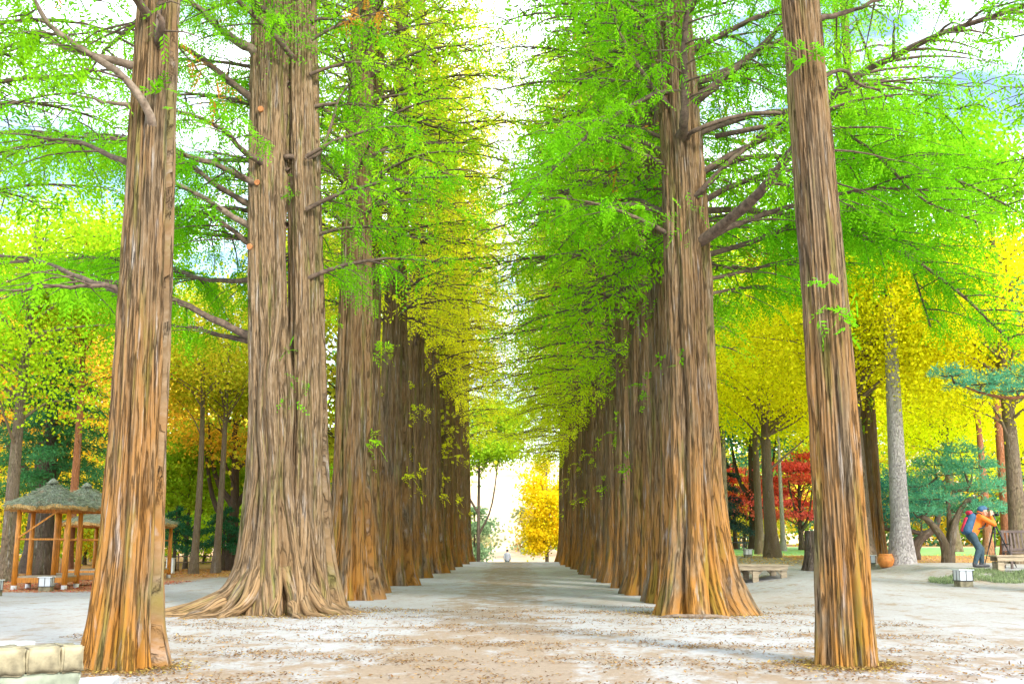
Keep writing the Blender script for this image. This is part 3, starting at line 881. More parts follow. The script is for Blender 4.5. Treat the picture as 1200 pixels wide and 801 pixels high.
# ------------------------------------------------------------------ broadleaf and pine builders
def broad_tree(name, label, px, Y, H, r, crown_z, crown_r, color, bark, n=26000, leaf=.13, clumps=34, lean=0., fork=0, group=None, flat=1.0, top_px=None, seed=None, branches=9, flatlayers=False, dz=0):
    b = ground_at(px, Y)
    root = empty(name, b, label, 'tree', group)
    H_ = H
    tm = MB()
    pts = []
    bend = rng.uniform(-.15, .15)
    for t in np.linspace(0, 1, 14):
        pts.append([lean * t * H_ + bend * math.sin(t * 5) * .6, .1 * math.sin(t * 4), t * H_ - .1 * (t == 0)])
    pts = np.array(pts)
    tz = np.linspace(0, 1, 14)
    rad = r * (1 - .75 * tz) * (1 + .55 * np.exp(-tz * H_ / .35))
    tm.tube(pts, rad, 14, cap=False)
    for k in range(fork):
        a = rng.uniform(0, 6.28); s0 = rng.uniform(.18, .35)
        p0 = np.array([np.interp(s0, tz, pts[:, i]) for i in range(3)])
        e = p0 + np.array([math.cos(a) * crown_r * .5, math.sin(a) * crown_r * .4, H_ * .6])
        tm.tube(resample([p0, p0 + (e - p0) * np.array([.6, .6, .3]), e], 9), np.linspace(r * .65, r * .15, 9), 9, cap=False)
    tm.build('trunk', bark, root, True)
    bm_, lv = MB(), Leaves()
    zc = (crown_z[0] + crown_z[1]) / 2; hz = (crown_z[1] - crown_z[0]) / 2
    C = []
    for k in range(clumps):
        v = unit(rng.normal(size=3)) * rng.uniform(.35, 1) ** .6
        if flatlayers: v[2] = round(v[2] * 3) / 3
        c = np.array([v[0] * crown_r + lean * zc, v[1] * crown_r, zc + v[2] * hz])
        C.append(c)
        s0 = np.clip((c[2] - rng.uniform(.5, 2.0)) / H_, .15, .97)
        p0 = np.array([np.interp(s0, tz, pts[:, i]) for i in range(3)])
        mid = (p0 + c) / 2 + np.array([0, 0, .25]) + rng.normal(size=3) * .15
        rr = r * .22
        bm_.tube(resample([p0, mid, c], 7), np.linspace(rr, .012, 7), 5, cap=False)
        cr_ = crown_r * rng.uniform(.26, .5)
        m = int(n / clumps)
        off = rng.normal(size=(m, 3)) * np.array([cr_, cr_, cr_ * (.22 if flatlayers else .55) * flat]) * .62
        P = c + off
        D = unit(rng.normal(size=(m, 3)) + np.array([0, 0, -.4]))
        lv.blades(P, D, leaf * rng.uniform(.7, 1.3, m), leaf * .85, rng.uniform(.1, 1))
    bm_.build('branches', bark if bark is not BARK_PALE else LIMB_PALE, root, True)
    lv.obj('crown', root, color)
    return root

def conifer(name, label, px, Y, H, r, color, bark=BARK_DARK, rad=2.4, z0=.8, n=30, group=None, nl=26000, leaf=.16):
    b = ground_at(px, Y)
    root = empty(name, b, label, 'tree', group)
    tm = MB(); tm.tube(np.array([[0, 0, -.1], [0, 0, .4], [0, 0, H * .5], [0, 0, H]]), [r * 1.4, r, r * .6, .02], 12); tm.build('trunk', bark, root, True)
    bm_, lv = MB(), Leaves()
    az = 0
    for k in range(n):
        z = z0 + (H - z0) * (k / n); az += 2.4
        L = rad * (1 - (z - z0) / (H - z0)) ** .8 * rng.uniform(.8, 1.15) + .2
        p = auto_limb((0, 0, z), az, L, .15, .35, n=6)
        bm_.tube(p, np.linspace(.03, .008, 6), 5, cap=False)
        m = int(nl / n * (L / rad + .2))
        u = rng.uniform(.15, 1, m)
        P = np.stack([np.interp(u, np.linspace(0, 1, 6), p[:, i]) for i in range(3)], 1)
        P += rng.normal(size=(m, 3)) * np.array([.3, .3, .1]) * (L * .35 + .1)
        D = unit(rng.normal(size=(m, 3)) + np.array([math.sin(az), math.cos(az), -.3]))
        lv.blades(P, D, leaf * rng.uniform(.7, 1.3, m), leaf * .3, rng.uniform(.1, 1))
    bm_.build('branches', LIMB, root, True)
    lv.obj('crown', root, color)
    return root

def pine(name, label, base, stems, pads, color, bark, group=None, leaf=.15, per=1300, cat='tree', dY=0., sc=1.):
    stems = [([(a, b_, c + dY) for a, b_, c in pts], r0, r1) for pts, r0, r1 in stems]
    pads = [(a, b_, c + dY, d * sc, e * sc) for a, b_, c, d, e in pads]
    """garden pine: crooked stems given as pixel polylines, flat needle pads given as (px,py,Y,rx,rz)"""
    root = empty(name, base, label, cat, group)
    tm = MB()
    for pts, r0, r1 in stems:
        p = resample([at(*q) for q in pts], 14)
        tm.tube(p, np.linspace(r0, r1, 14) * (1 + .06 * np.sin(np.arange(14) * 2.1)), 11)
    tm.build('trunk', bark, root, True, origin=base)
    bm_, lv = MB(), Leaves()
    allp = np.concatenate([resample([at(*q) for q in pts], 10) for pts, _, _ in stems])
    for (px, py, Y, rx_, rz_) in pads:
        c = at(px, py, Y)
        i = np.argmin(np.linalg.norm((allp - c) * np.array([1, 1, .8]), axis=1)); p0 = allp[i]
        bm_.tube(resample([p0, (p0 + c) / 2 + np.array([0, 0, -.08]), c], 8), np.linspace(.05, .012, 8), 6, cap=False)
        for a in np.linspace(0, 6.28, 7)[:-1]:
            e = c + np.array([math.cos(a) * rx_ * .7, math.sin(a) * rx_ * .6, rz_ * .2])
            bm_.tube(np.array([c, (c + e) / 2 + [0, 0, -.03], e]), [.014, .01, .005], 4, cap=False)
        m = int(per * rx_ * rx_ / .8) + 200
        a = rng.uniform(0, 6.28, m); rr = np.sqrt(rng.random(m)) * rx_ * (1 + .2 * np.sin(a * 5 + px))
        dome = rz_ * (1 - (rr / rx_ / 1.2) ** 2) * (1.1 + .7 * np.sin(a * 3 + py) * np.cos(rr * 6 + px)) + rng.normal(size=m) * .06
        keep = rng.random(m) < np.clip(.45 + 1.0 * np.sin(a * 4 + px * 2) * np.cos(rr * 7 + py), .06, 1)
        P = c + np.stack([rr * np.cos(a), rr * np.sin(a), dome * rng.uniform(.1, 1, m) - .03], 1)
        D = unit(np.stack([np.cos(a) * .5, np.sin(a) * .5, np.full(m, .5)], 1) + rng.normal(size=(m, 3)) * .8)
        P, D = P[keep], D[keep]
        lv.blades(P, D, leaf * rng.uniform(.7, 1.5, len(P)), leaf * .2, np.clip(rng.random(len(P)) * .6 + rng.random() * .5, .06, 1))
    bm_.build('branches', LIMB, root, True, origin=base)
    lv.obj('crown', root, color, origin=base)
    return root

GY1 = (.95, .88, .02); GY2 = (.95, .82, .03); GYL = (.62, .74, .03)
RED = (.98, .2, .12); DGREEN = (.05, .2, .09); TEAL = (.15, .48, .27); ORNG = (.92, .58, .06)
SPRUCE = (.07, .14, .14)

# ---- right hand background
broad_tree('ginkgo', 'yellow ginkgo with straight brown trunk behind the low platform bench', 905, 44, 12, .26, (4.6, 11.5), 4.2, GY1, BARK_GREY, n=46000, leaf=.12, clumps=60, group='ginkgos on the right')
broad_tree('ginkgo', 'yellow ginkgo whose thin dark trunk stands close left of the platform ginkgo', 891, 49, 12, .19, (5.2, 12), 4.0, GY1, BARK_GREY, n=30000, leaf=.13, clumps=40, group='ginkgos on the right')
broad_tree('ginkgo', 'yellow ginkgo with brown leaning trunk just right of the nearest right trunk', 1014, 36, 11, .27, (5.2, 10.5), 4.2, GY1, BARK_GREY, n=46000, leaf=.105, clumps=60, lean=-.02, group='ginkgos on the right')
broad_tree('pale_trunk_tree', 'tree with smooth whitish grey trunk beside the orange clay pot', 1056, 33.2, 15, .29, (8, 15), 3.6, GREEN2, BARK_PALE, n=20000, leaf=.15, clumps=30, lean=.016)
broad_tree('ginkgo', 'yellow ginkgo at the right edge, trunk right of the photographer', 1194, 33, 11, .27, (4.4, 11), 3.6, GY1, BARK_GREY, n=42000, leaf=.1, clumps=50, group='ginkgos on the right')
broad_tree('ginkgo', 'broad yellow ginkgo filling the view behind the garden pine', 1120, 55, 14, .25, (4.6, 13), 5.6, GY1, BARK_GREY, n=54000, leaf=.145, clumps=70, group='ginkgos on the right')
broad_tree('ginkgo', 'golden ginkgo farther back beyond the lawn, right of the maples', 975, 66, 16, .25, (5, 17), 6.0, GY2, BARK_GREY, n=40000, leaf=.18, clumps=60, group='ginkgos on the right')
broad_tree('ginkgo', 'yellow ginkgo farthest back beyond the pines at the right edge', 1200, 64, 16, .25, (4, 17), 6.0, GY2, BARK_GREY, n=40000, leaf=.18, clumps=60, group='ginkgos on the right')
broad_tree('ginkgo', 'yellow-green tree beyond the lawn, seen beside the right row', 850, 58, 17, .22, (6.5, 18), 4.6, GYL, BARK_GREY, n=34000, leaf=.17, clumps=50, group='ginkgos on the right')
broad_tree('forked_tree', 'dark forked trunk among red leaves beyond the lawn', 884, 64, 8, .28, (5.5, 9), 3.2, TEAL, BARK_DARK, n=9000, leaf=.22, clumps=16, fork=3)
broad_tree('japanese_maple', 'scarlet maple with layered leaves left of the ginkgo trunks', 862, 68, 5.5, .14, (1.7, 5.4), 2.3, RED, BARK_DARK, n=8000, leaf=.15, clumps=20, fork=2, group='red maples beyond the lawn', flatlayers=True)
broad_tree('japanese_maple', 'crimson maple with layered leaves right of the ginkgo trunks', 940, 62, 5.5, .15, (1.3, 5.2), 2.4, (.98, .16, .18), BARK_DARK, n=11000, leaf=.14, clumps=24, fork=2, group='red maples beyond the lawn', flatlayers=True)
broad_tree('small_yellow_tree', 'low yellow shrubby tree behind the picnic table', 872, 76, 4, .1, (.6, 4), 3.5, (.8, .6, .06), BARK_DARK, n=9000, leaf=.22, clumps=16, fork=2)
conifer('spruce', 'dark bluish spruce beside the base of the right row', 845, 63, 5.6, .16, SPRUCE, rad=2.0, z0=1.2, n=26, nl=14000)
broad_tree('slender_tree', 'thin pale grey trunk among the red maple leaves', 918, 58, 9, .13, (6.2, 10), 1.9, GYL, BARK_PALE, n=7000, leaf=.2, clumps=14)
broad_tree('red_pine', 'straight reddish pine trunk behind the photographer', 1182, 42, 11, .26, (8, 12), 3, (.12, .4, .12), BARK_RED, n=14000, leaf=.17, clumps=22)
broad_tree('red_pine', 'thinner reddish trunk between the tripod and the garden pine', 1158, 48, 10, .2, (7, 11), 2.6, (.12, .4, .12), BARK_RED, n=12000, leaf=.17, clumps=20)

bp = ground_at(1114, 35.3)
pine('garden_pine', 'wide blue-green garden pine with forked pale trunk left of the photographer', bp, [
    ([(1110, 664, 33), (1106, 635, 33), (1090, 612, 32.8), (1080, 605, 32.7)], .17, .07),
    ([(1113, 664, 33.1), (1116, 625, 33.1), (1124, 600, 33.2), (1134, 585, 33.3)], .16, .06),
    ([(1112, 640, 33.2), (1112, 600, 33.4), (1108, 575, 33.5), (1098, 560, 33.4)], .09, .04),
    ([(1108, 580, 33.4), (1125, 573, 33.3), (1136, 570, 33.2)], .06, .03)],
    [(1070, 600, 32.8, 1.0, .35), (1090, 585, 32.6, 1.1, .4), (1075, 570, 33.5, 1.1, .4), (1110, 556, 33.4, 1.2, .45), (1135, 575, 33.2, 1.2, .4),
     (1150, 595, 33.2, .9, .35), (1120, 600, 33.9, 1.2, .4), (1095, 545, 33.6, 1.0, .4), (1140, 548, 33.8, 1.2, .4), (1125, 530, 33.8, .9, .4), (1165, 600, 34.5, 1.3, .4), (1160, 570, 34.5, 1.3, .4)],
    TEAL, BARK_GREY, dY=2.3, sc=.8)
bp = ground_at(1072, 41)
pine('garden_pine', 'dark leaning pine with curved trunk behind the pale grey trunk', bp, [
    ([(1072, 655, 41), (1073, 640, 41), (1082, 628, 41), (1096, 618, 41), (1100, 600, 41)], .22, .1),
    ([(1085, 627, 41), (1068, 622, 41), (1045, 620, 41), (1020, 618, 41)], .09, .05)],
    [(1040, 612, 41, 1.4, .5), (1020, 600, 41.4, 1.4, .5), (1045, 588, 41.5, 1.5, .5), (1025, 572, 42, 1.5, .5), (1070, 575, 42, 1.4, .5), (1100, 590, 42, 1.4, .5), (1080, 605, 41, 1.2, .4)],
    (.05, .24, .17), BARK_DARK)
# pine branch reaching in from the right edge
bp = ground_at(1290, 27)
pine('pine', 'pine outside the right edge, its flat blue-green bough crossing the yellow ginkgo', bp, [
    ([(1290, 690, 27), (1292, 560, 27), (1285, 430, 27), (1280, 330, 27)], .25, .12),
    ([(1286, 440, 27), (1240, 455, 27), (1190, 466, 27), (1150, 460, 27), (1120, 448, 27)], .06, .02)],
    [(1190, 458, 27, .8, .25), (1150, 450, 27, .7, .22), (1115, 440, 27, .55, .2), (1210, 440, 27.4, .8, .25), (1285, 360, 27, 1.8, .5), (1290, 320, 27, 1.5, .5), (1240, 450, 27, .8, .25)],
    TEAL, BARK_RED)

# ---- left hand background
broad_tree('tall_tree', 'straight grey trunk at the left edge, mossy at its foot', 11, 36, 12, .25, (5.5, 13), 4.2, mixcol(GREEN2, YELLOW, .3), BARK_GREY, n=30000, leaf=.12, clumps=40, group='trees behind the gazebos')
conifer('dark_pine', 'dense dark green conifer behind the gazebos', 50, 43, 10.5, .42, (.09, .3, .1), rad=3.0, z0=3.2, n=40, nl=26000, leaf=.18, group='trees behind the gazebos')
broad_tree('red_pine', 'slim orange-red pine trunk rising behind the gazebo roofs', 80, 39, 13, .17, (8.5, 13.5), 2.6, mixcol(GREEN2, ORNG, .5), BARK_RED, n=12000, leaf=.14, clumps=22, group='trees behind the gazebos')
broad_tree('thick_tree', 'thick dark leaning trunk behind the nearer gazebo', 38, 47, 12, .38, (5, 14), 5, ORNG, BARK_DARK, n=20000, leaf=.15, clumps=40, fork=2, lean=.02, group='trees behind the gazebos')
broad_tree('autumn_tree', 'orange and yellow tree glowing behind the grey trunk at left', 8, 58, 14, .25, (1.5, 15), 6, (.92, .74, .06), BARK_DARK, n=28000, leaf=.18, clumps=54, group='trees behind the gazebos')
broad_tree('autumn_tree', 'orange tree beyond the nearest left trunk', 125, 62, 15, .25, (4, 16), 6, (.92, .7, .06), BARK_DARK, n=26000, leaf=.18, clumps=54, group='trees behind the gazebos')
broad_tree('slim_tree', 'slim straight brown trunk, left of two between the big left trunks', 228, 46, 12, .16, (6.5, 12), 3, mixcol(GREEN2, ORNG, .6), BARK_GREY, n=11000, leaf=.13, clumps=26, group='slim trees between the big left trunks')
broad_tree('slim_tree', 'slim straight brown trunk, right of two between the big left trunks', 254, 47, 12, .16, (6.5, 12.5), 3, mixcol(GREEN2, ORNG, .4), BARK_GREY, n=11000, leaf=.13, clumps=26, lean=.012, group='slim trees between the big left trunks')
broad_tree('forked_tree', 'dark forked tree beside the fused double trunk', 270, 52, 9, .28, (5.2, 11), 3.6, (.88, .6, .06), BARK_DARK, n=13000, leaf=.15, clumps=30, fork=3, group='slim trees between the big left trunks')
broad_tree('young_maple', 'light green layered maple behind the two slim trunks', 218, 55, 6, .1, (2.4, 7), 3.2, (.42, .62, .04), BARK_DARK, n=15000, leaf=.18, clumps=24, flatlayers=True, fork=2)
broad_tree('young_maple', 'light green small tree behind the fused trunk roots', 290, 60, 6, .1, (2, 8), 3.6, (.42, .62, .04), BARK_DARK, n=15000, leaf=.2, clumps=24, flatlayers=True, fork=2)
broad_tree('yellow_tree', 'yellow-green tree beyond the left row gaps', 400, 50, 15, .2, (3.5, 16), 4.5, (.62, .62, .05), BARK_DARK, n=36000, leaf=.22, clumps=50)
conifer('evergreen_shrub', 'low dark green evergreen behind the slim trunks', 205, 50, 2.9, .1, DGREEN, rad=1.2, z0=1.1, n=14, nl=4000, leaf=.16, group='dark evergreen shrubs')
conifer('evergreen_shrub', 'low dark green evergreen at the fused trunk side', 262, 51, 2.9, .1, DGREEN, rad=1.2, z0=1.1, n=14, nl=4000, leaf=.16, group='dark evergreen shrubs')

for px, Y, c, lab in ((30, 62, (.55, .7, .05), 'low lime green tree filling the gap left of the gazebos'), (100, 66, (.9, .74, .06), 'low golden tree glimpsed between gazebo posts'),
                      (180, 64, (.5, .72, .06), 'low lime green tree right beside the nearest left trunk'), (240, 70, (.62, .76, .06), 'low yellow-green tree behind the two slim trunks'),
                      (310, 72, (.5, .72, .06), 'low lime green tree seen just left of the fused trunk')):
    broad_tree('young_tree', lab, px, Y, 6, .1, (.8, 7), 3.6, c, BARK_DARK, n=13000, leaf=.17, clumps=26, fork=2, group='low bright trees at the back left')
# ---- end of the path
broad_tree('ginkgo', 'bright yellow tree beyond the crest at the path end', 641, 90, 9, .16, (0.8, 9), 2.2, (.9, .68, .02), BARK_GREY, n=15000, leaf=.2, clumps=44, fork=2)
broad_tree('far_tree', 'pale grey-green tree left beyond the crest of the path', 556, 108, 7, .15, (1, 8), 2.2, (.3, .42, .22), BARK_GREY, n=6000, leaf=.26, clumps=16, fork=2)
broad_tree('far_tree', 'lime green tree arching over the far end of the path', 561, 96, 15, .18, (8.5, 15), 4.2, (.42, .6, .03), BARK_DARK, n=17000, leaf=.24, clumps=26, fork=2)

# far woodland behind everything: reads as one mass
def woodland(name, x0, x1, y0, y1, zlo, zhi, n, cols, leaf, skip=None):
    for j, (c, share) in enumerate(cols):
        lv = Leaves()
        k = int(n * share / 260)
        for _ in range(k):
            x = rng.uniform(x0, x1); y = rng.uniform(y0, y1)
            if skip and skip(x, y): continue
            z = rng.uniform(zlo, zhi) * rng.uniform(.4, 1)
            rr = rng.uniform(1.2, 2.8)
            P = np.array([x, y, z + float(terr(x, y))]) + rng.normal(size=(260, 3)) * np.array([rr, rr, rr * .6]) * .7
            P = P[P[:, 2] > .2]
            lv.blades(P, unit(rng.normal(size=P.shape)), leaf, leaf * .8, rng.uniform(.1, 1))
        o = lv.obj(name, None, c)
        tag(o, kind='stuff')
sk = lambda x, y: abs(x) < 7
woodland('far_woodland', -75, -7, 72, 105, .5, 17, 90000, [((.85, .68, .06), .35), ((.4, .65, .05), .4), ((.1, .28, .1), .25)], .42, sk)
woodland('far_woodland', 7, 75, 88, 120, .5, 18, 90000, [((.8, .6, .05), .5), ((.3, .5, .06), .25), ((.08, .22, .1), .25)], .45, sk)
woodland('hillside_woods', -60, 60, 150, 190, 4, 13, 30000, [((.6, .42, .16), .6), ((.3, .34, .16), .4)], .7, lambda x, y: abs(x + 2) < 2.5)

# ------------------------------------------------------------------ gazebos
def gazebo(px, Y, rz, hw, eave, peak, rw, label, posts_n=4, brace=True):
    b = ground_at(px, Y)
    root = empty('gazebo', b, label, 'gazebo', 'thatched gazebos', rz)
    cs = [(-hw, -hw), (hw, -hw), (hw, hw), (-hw, hw)]
    for i, (x, y) in enumerate(cs):
        m = MB(); m.tube(np.array([[x, y, -.05], [x, y, eave * .5], [x, y, eave]]), [.076, .07, .064], 12)
        m.build('post', WOOD_OR, root, True)
        f = MB(); f.tube(np.array([[x, y, -.06], [x, y, .12]]), [.085, .075], 12); f.build('post_base', CONCR, root, True)
        if posts_n > 4:
            x2, y2 = (cs[(i + 1) % 4][0] + x) / 2, (cs[(i + 1) % 4][1] + y) / 2
            m = MB(); m.tube(np.array([[x2, y2, -.05], [x2, y2, eave]]), [.055, .05], 12); m.build('post', WOOD_OR, root, True)
    m = MB()
    for i in range(4):
        a, c = cs[i], cs[(i + 1) % 4]
        m.beam((a[0], a[1], eave - .08 - .003 * i), (c[0], c[1], eave - .08 - .003 * i), .09, .12)
    m.build('ring_beam', WOOD_OR, root)
    for i in range(4):
        a, c = cs[i], cs[(i + 1) % 4]
        m = MB(); m.beam((a[0], a[1], 1.33), (c[0], c[1], 1.33 - .002 * i), .04, .045)
        if i != 1: m.build('rail', WOOD_OR, root)
    if brace:
        m = MB(); m.beam((-hw + .03, -hw - .07, 1.36), (hw - .25, -hw - .07, eave - .1), .035, .045); m.build('brace', WOOD_OR, root)
    # floor bench of boards
    m = MB()
    for k in range(7):
        y = -hw + (k + .5) * 2 * hw / 7
        m.box((0, y, .33), (2 * hw + .02, 2 * hw / 7 - .012, .04), bev=.004)
    m.build('floor_boards', WOOD_GR, root)
    m = MB()
    for i in range(4):
        a, c = np.array(cs[i]), np.array(cs[(i + 1) % 4]); o = unit(a + c) * .0
        m.beam((*(a + o), .25 - .002 * i), (*(c + o), .25 - .002 * i), .05, .13)
    m.build('floor_frame', WOOD_OR, root)
    # thatch: concave pyramid with a thick shaggy eave
    nth, nr = 72, 26
    th = np.linspace(0, 2 * math.pi, nth, endpoint=False)
    sq = 1 / np.maximum(np.abs(np.cos(th)), np.abs(np.sin(th))) ** .55
    V = np.zeros((nr + 3, nth, 3))
    for i in range(nr):
        t = i / (nr - 1)
        rr = rw * t * sq * (1 + .025 * np.sin(th * 9 + i) * t)
        zz = peak - (peak - eave - .02) * (t ** .72) + .03 * np.sin(th * 7 + i * .9) * t + rng.normal(size=nth) * .012
        V[i] = np.stack([rr * np.cos(th), rr * np.sin(th), zz], 1)
    rag = rng.normal(size=nth) * .02
    V[nr] = V[nr - 1] + np.array([0, 0, -1.]) * (.1 + rag)[:, None]
    V[nr + 1] = V[nr] * np.array([.9, .9, 1]) + np.array([0, 0, .03])
    V[nr + 2] = V[nr + 1] * np.array([.12, .12, 1]) + np.array([0, 0, (peak - eave) * .55])
    m = MB(); m.grid(V[:nr], True); m.add(np.zeros((1, 3)) + [0, 0, peak + .02], [])
    roof = m.build('thatched_roof', THATCH, root, True)
    m = MB(); m.grid(V[nr - 1:], True); m.build('straw_eave', STRAW, roof)
    # loose straw ends
    lv = Leaves(); k = 1500
    a = rng.uniform(0, 6.28, k); s1 = 1 / np.maximum(np.abs(np.cos(a)), np.abs(np.sin(a))) ** .55
    P = np.stack([rw * s1 * np.cos(a) * rng.uniform(.93, 1, k), rw * s1 * np.sin(a) * rng.uniform(.93, 1, k), np.full(k, eave)], 1)
    lv.blades(P, unit(np.stack([np.cos(a) * .4, np.sin(a) * .4, np.full(k, -1.)], 1) + rng.normal(size=(k, 3)) * .2), .12, .014, .5)
    k = 3200; a = rng.uniform(0, 6.28, k); t = np.sqrt(rng.random(k)); s1 = 1 / np.maximum(np.abs(np.cos(a)), np.abs(np.sin(a))) ** .55
    P = np.stack([rw * t * s1 * np.cos(a), rw * t * s1 * np.sin(a), peak - (peak - eave - .02) * t ** .72 + rng.uniform(0, .05, k)], 1)
    lv2 = Leaves(); lv2.blades(P, unit(np.stack([np.cos(a), np.sin(a), np.full(k, -.45)], 1) + rng.normal(size=(k, 3)) * .35), .16, .022, rng.uniform(.1, 1, k))
    lv2.obj('thatch_tufts', roof, (.34, .37, .27))
    lv.obj('loose_straw', roof, (.5, .36, .16))
    # ridge knot
    m = MB(); m.tube(np.array([[0, 0, peak - .08], [0, 0, peak], [0, 0, peak + .07]]), [.16, .11, .02], 14); m.build('roof_knot', THATCH, roof, True)
    # rafters
    for (x, y) in cs:
        m = MB(); m.beam((x * 1.12, y * 1.12, eave - .03), (0, 0, peak - .22), .05, .06); m.build('rafter', WOOD_OR, root)
    return root
gazebo(57, 30.6, R(8), .64, 2.2, 2.92, 1.08, 'nearest thatched gazebo with orange posts and a slanting brace, at left')
gazebo(97, 33.2, R(20), .72, 2.25, 2.95, 1.15, 'thatched gazebo half hidden by the front left trunk, behind the nearest one', brace=False)
gazebo(140, 39.0, R(0), 1.35, 1.9, 2.75, 1.75, 'wide low thatched gazebo farthest back, its eave seen past the front trunk', posts_n=8, brace=False)

# ------------------------------------------------------------------ ground lamps
def lamp(px, Y, label, s=1.0, rz=.1):
    b = ground_at(px, Y)
    root = empty('ground_lamp', b, label, 'lamp', 'small white ground lamps', rz)
    root.scale = (s, s, s)
    m = MB(); m.box((0, 0, .05), (.3, .3, .14), bev=.015); m.build('stone_base', STONE, root)
    m = MB(); m.box((0, 0, .235), (.29, .29, .225), bev=.008); m.build('glass', GLASSW, root)
    m = MB()
    for i in (-1, 0, 1):
        for j in (-1, 0, 1):
            if i == 0 and j == 0: continue
            m.box((i * .15, j * .15, .235), (.012, .012, .228))
    m.box((0, 0, .128), (.335, .335, .016)); m.build('frame', METAL, root)
    m = MB(); m.box((0, 0, .362), (.36, .36, .024), bev=.008); m.build('lid', GLASSW, root)
    return root
lamp(57.5, 29.0, 'white lamp on a stone foot in front of the nearest gazebo', 1.0)
lamp(-3, 26.5, 'white lamp cut by the left edge of the photo', 1.0)
lamp(1126, 26.2, 'white lamp on the gravel in front of the photographer', 1.05)
lamp(1017, 34.0, 'white lamp between the front right trunk and the clay pot', 1.0)
lamp(876, 43.5, 'small white lamp beyond the low platform bench', .9)
lamp(10, 39.5, 'small white lamp at the foot of the mossy grey trunk', .9)

# ------------------------------------------------------------------ stone wall and slabs, bottom left
wl = empty('stone_wall', (-3.9, 8.5, 0), 'low mossy block wall cut by the bottom left corner', 'wall')
def rough_block(c, d, rz, seed, name, material, parent, off):
    bm = bmesh.new(); bmesh.ops.create_cube(bm, size=1)
    for v in bm.verts: v.co = (v.co.x * d[0], v.co.y * d[1], v.co.z * d[2])
    bmesh.ops.bevel(bm, geom=bm.edges[:], offset=.014, segments=2, affect='EDGES')
    bmesh.ops.subdivide_edges(bm, edges=bm.edges[:], cuts=5, use_grid_fill=True)
    gg = np.random.default_rng(seed)
    ph = gg.uniform(0, 6, 6)
    for v in bm.verts:
        x, y, z = v.co
        k = .005 * (math.sin(x * 19 + ph[0]) + math.sin(y * 23 + ph[1]) + math.sin(z * 21 + ph[2]) + math.sin((x + z) * 37 + ph[3]))
        k += .004 * math.sin(x * 71 + ph[4]) * math.sin(y * 83 + z * 77 + ph[5])
        v.co += v.co.normalized() * k
    me = bpy.data.meshes.new(name); bm.to_mesh(me); bm.free(); me.materials.append(material)
    me.polygons.foreach_set('use_smooth', [True] * len(me.polygons))
    o = bpy.data.objects.new(name, me); COL.objects.link(o); o.parent = parent
    o.location = tuple(np.array(c) - off); o.rotation_euler = (0, 0, rz)
    return o
off = np.array([-3.9, 8.5, 0])
A = np.array([-3.45, 8.9]); B = np.array([-4.9, 7.75])
dv = B - A; Lw = np.linalg.norm(dv); ang = math.atan2(dv[1], dv[0])
acc = 0.0
for i, wd in enumerate((.17, .26, .27, .3, .3, .32)):
    c = A + dv / Lw * (acc + wd / 2)
    rough_block((c[0], c[1], .335), (wd - .012, .3, .2), ang, 5 + i, 'capstone', STONE, wl, off)
    acc += wd
c = A + dv / Lw * acc / 2
rough_block((c[0], c[1], .11), (acc - .03, .27, .26), ang, 31, 'lower_course', STONE_G, wl, off)
for (pts, z, lab) in (((( 98, 9.55), (146, 9.75), (136, 9.2), (92, 9.05)), .1, 'pale stone slab lying between the block wall and the nearest left trunk'),
                      (((-60, 9.5), (46, 9.55), (18, 9.05), (-80, 9.0)), .4, 'pale slab top behind the block wall at the left edge')):
    q = []
    for px, Y in pts:
        p = at(px, 700, Y); q.append((p[0], Y))
    q = np.array(q); cc = q.mean(0)
    m = MB()
    V = [(x, y, zz) for zz in (-.02 if z < .2 else .0, z) for x, y in q]
    m.add(V, [(3, 2, 1, 0), (4, 5, 6, 7), (0, 1, 5, 4), (1, 2, 6, 5), (2, 3, 7, 6), (3, 0, 4, 7)][:])
    o = m.build('stone_slab', SLAB, origin=np.array([cc[0], cc[1], 0]))
    md = o.modifiers.new('b', 'BEVEL'); md.width = .012; md.segments = 2
    tag(o, lab, 'slab', 'pale stone slabs')

# ------------------------------------------------------------------ benches, table, fence
def platform(px0, px1, Y, depth, h, label, cat='bench', rz=0., legs=3, material=WOOD_GR, name='platform_bench'):
    a = at(px0, 640, Y)[0]; c = at(px1, 640, Y)[0]
    W = c - a; cx = (a + c) / 2
    z = float(terr(cx, Y))
    root = empty(name, (cx, Y + depth / 2, z), label, cat, None, rz)
    m = MB(); nb_ = max(4, int(depth / .17))
    for k in range(nb_):
        m.box((0, -depth / 2 + (k + .5) * depth / nb_, h - .025), (W, depth / nb_ - .012, .05), bev=.006)
    m.build('top_boards', material, root)
    m = MB(); m.box((0, -depth / 2 + .05, h - .1), (W - .06, .05, .095)); m.box((0, depth / 2 - .05, h - .1), (W - .06, .05, .095)); m.build('apron', material, root)
    for i in range(legs):
        x = -W / 2 + .13 + i * (W - .26) / (legs - 1)
        for y in (-depth / 2 + .12, depth / 2 - .12):
            m = MB(); m.box((x, y, (h - .15) / 2 - .03), (.16, .1, h - .1), bev=.008)
            m.beam((x + .06, y, h * .45), (x + .2, y, h - .13), .06, .06) if i < legs - 1 else None
            m.beam((x - .06, y, h * .45), (x - .2, y, h - .13), .06, .06) if i > 0 else None
            m.build('leg', material, root)
    return root
platform(846, 924, 30.2, 1.5, .46, 'low wide wooden platform bench right of the flared trunk', legs=3)
platform(1167, 1222, 28.3, .5, .45, 'wooden bench at the right edge in front of the slatted chair', legs=2, name='bench')
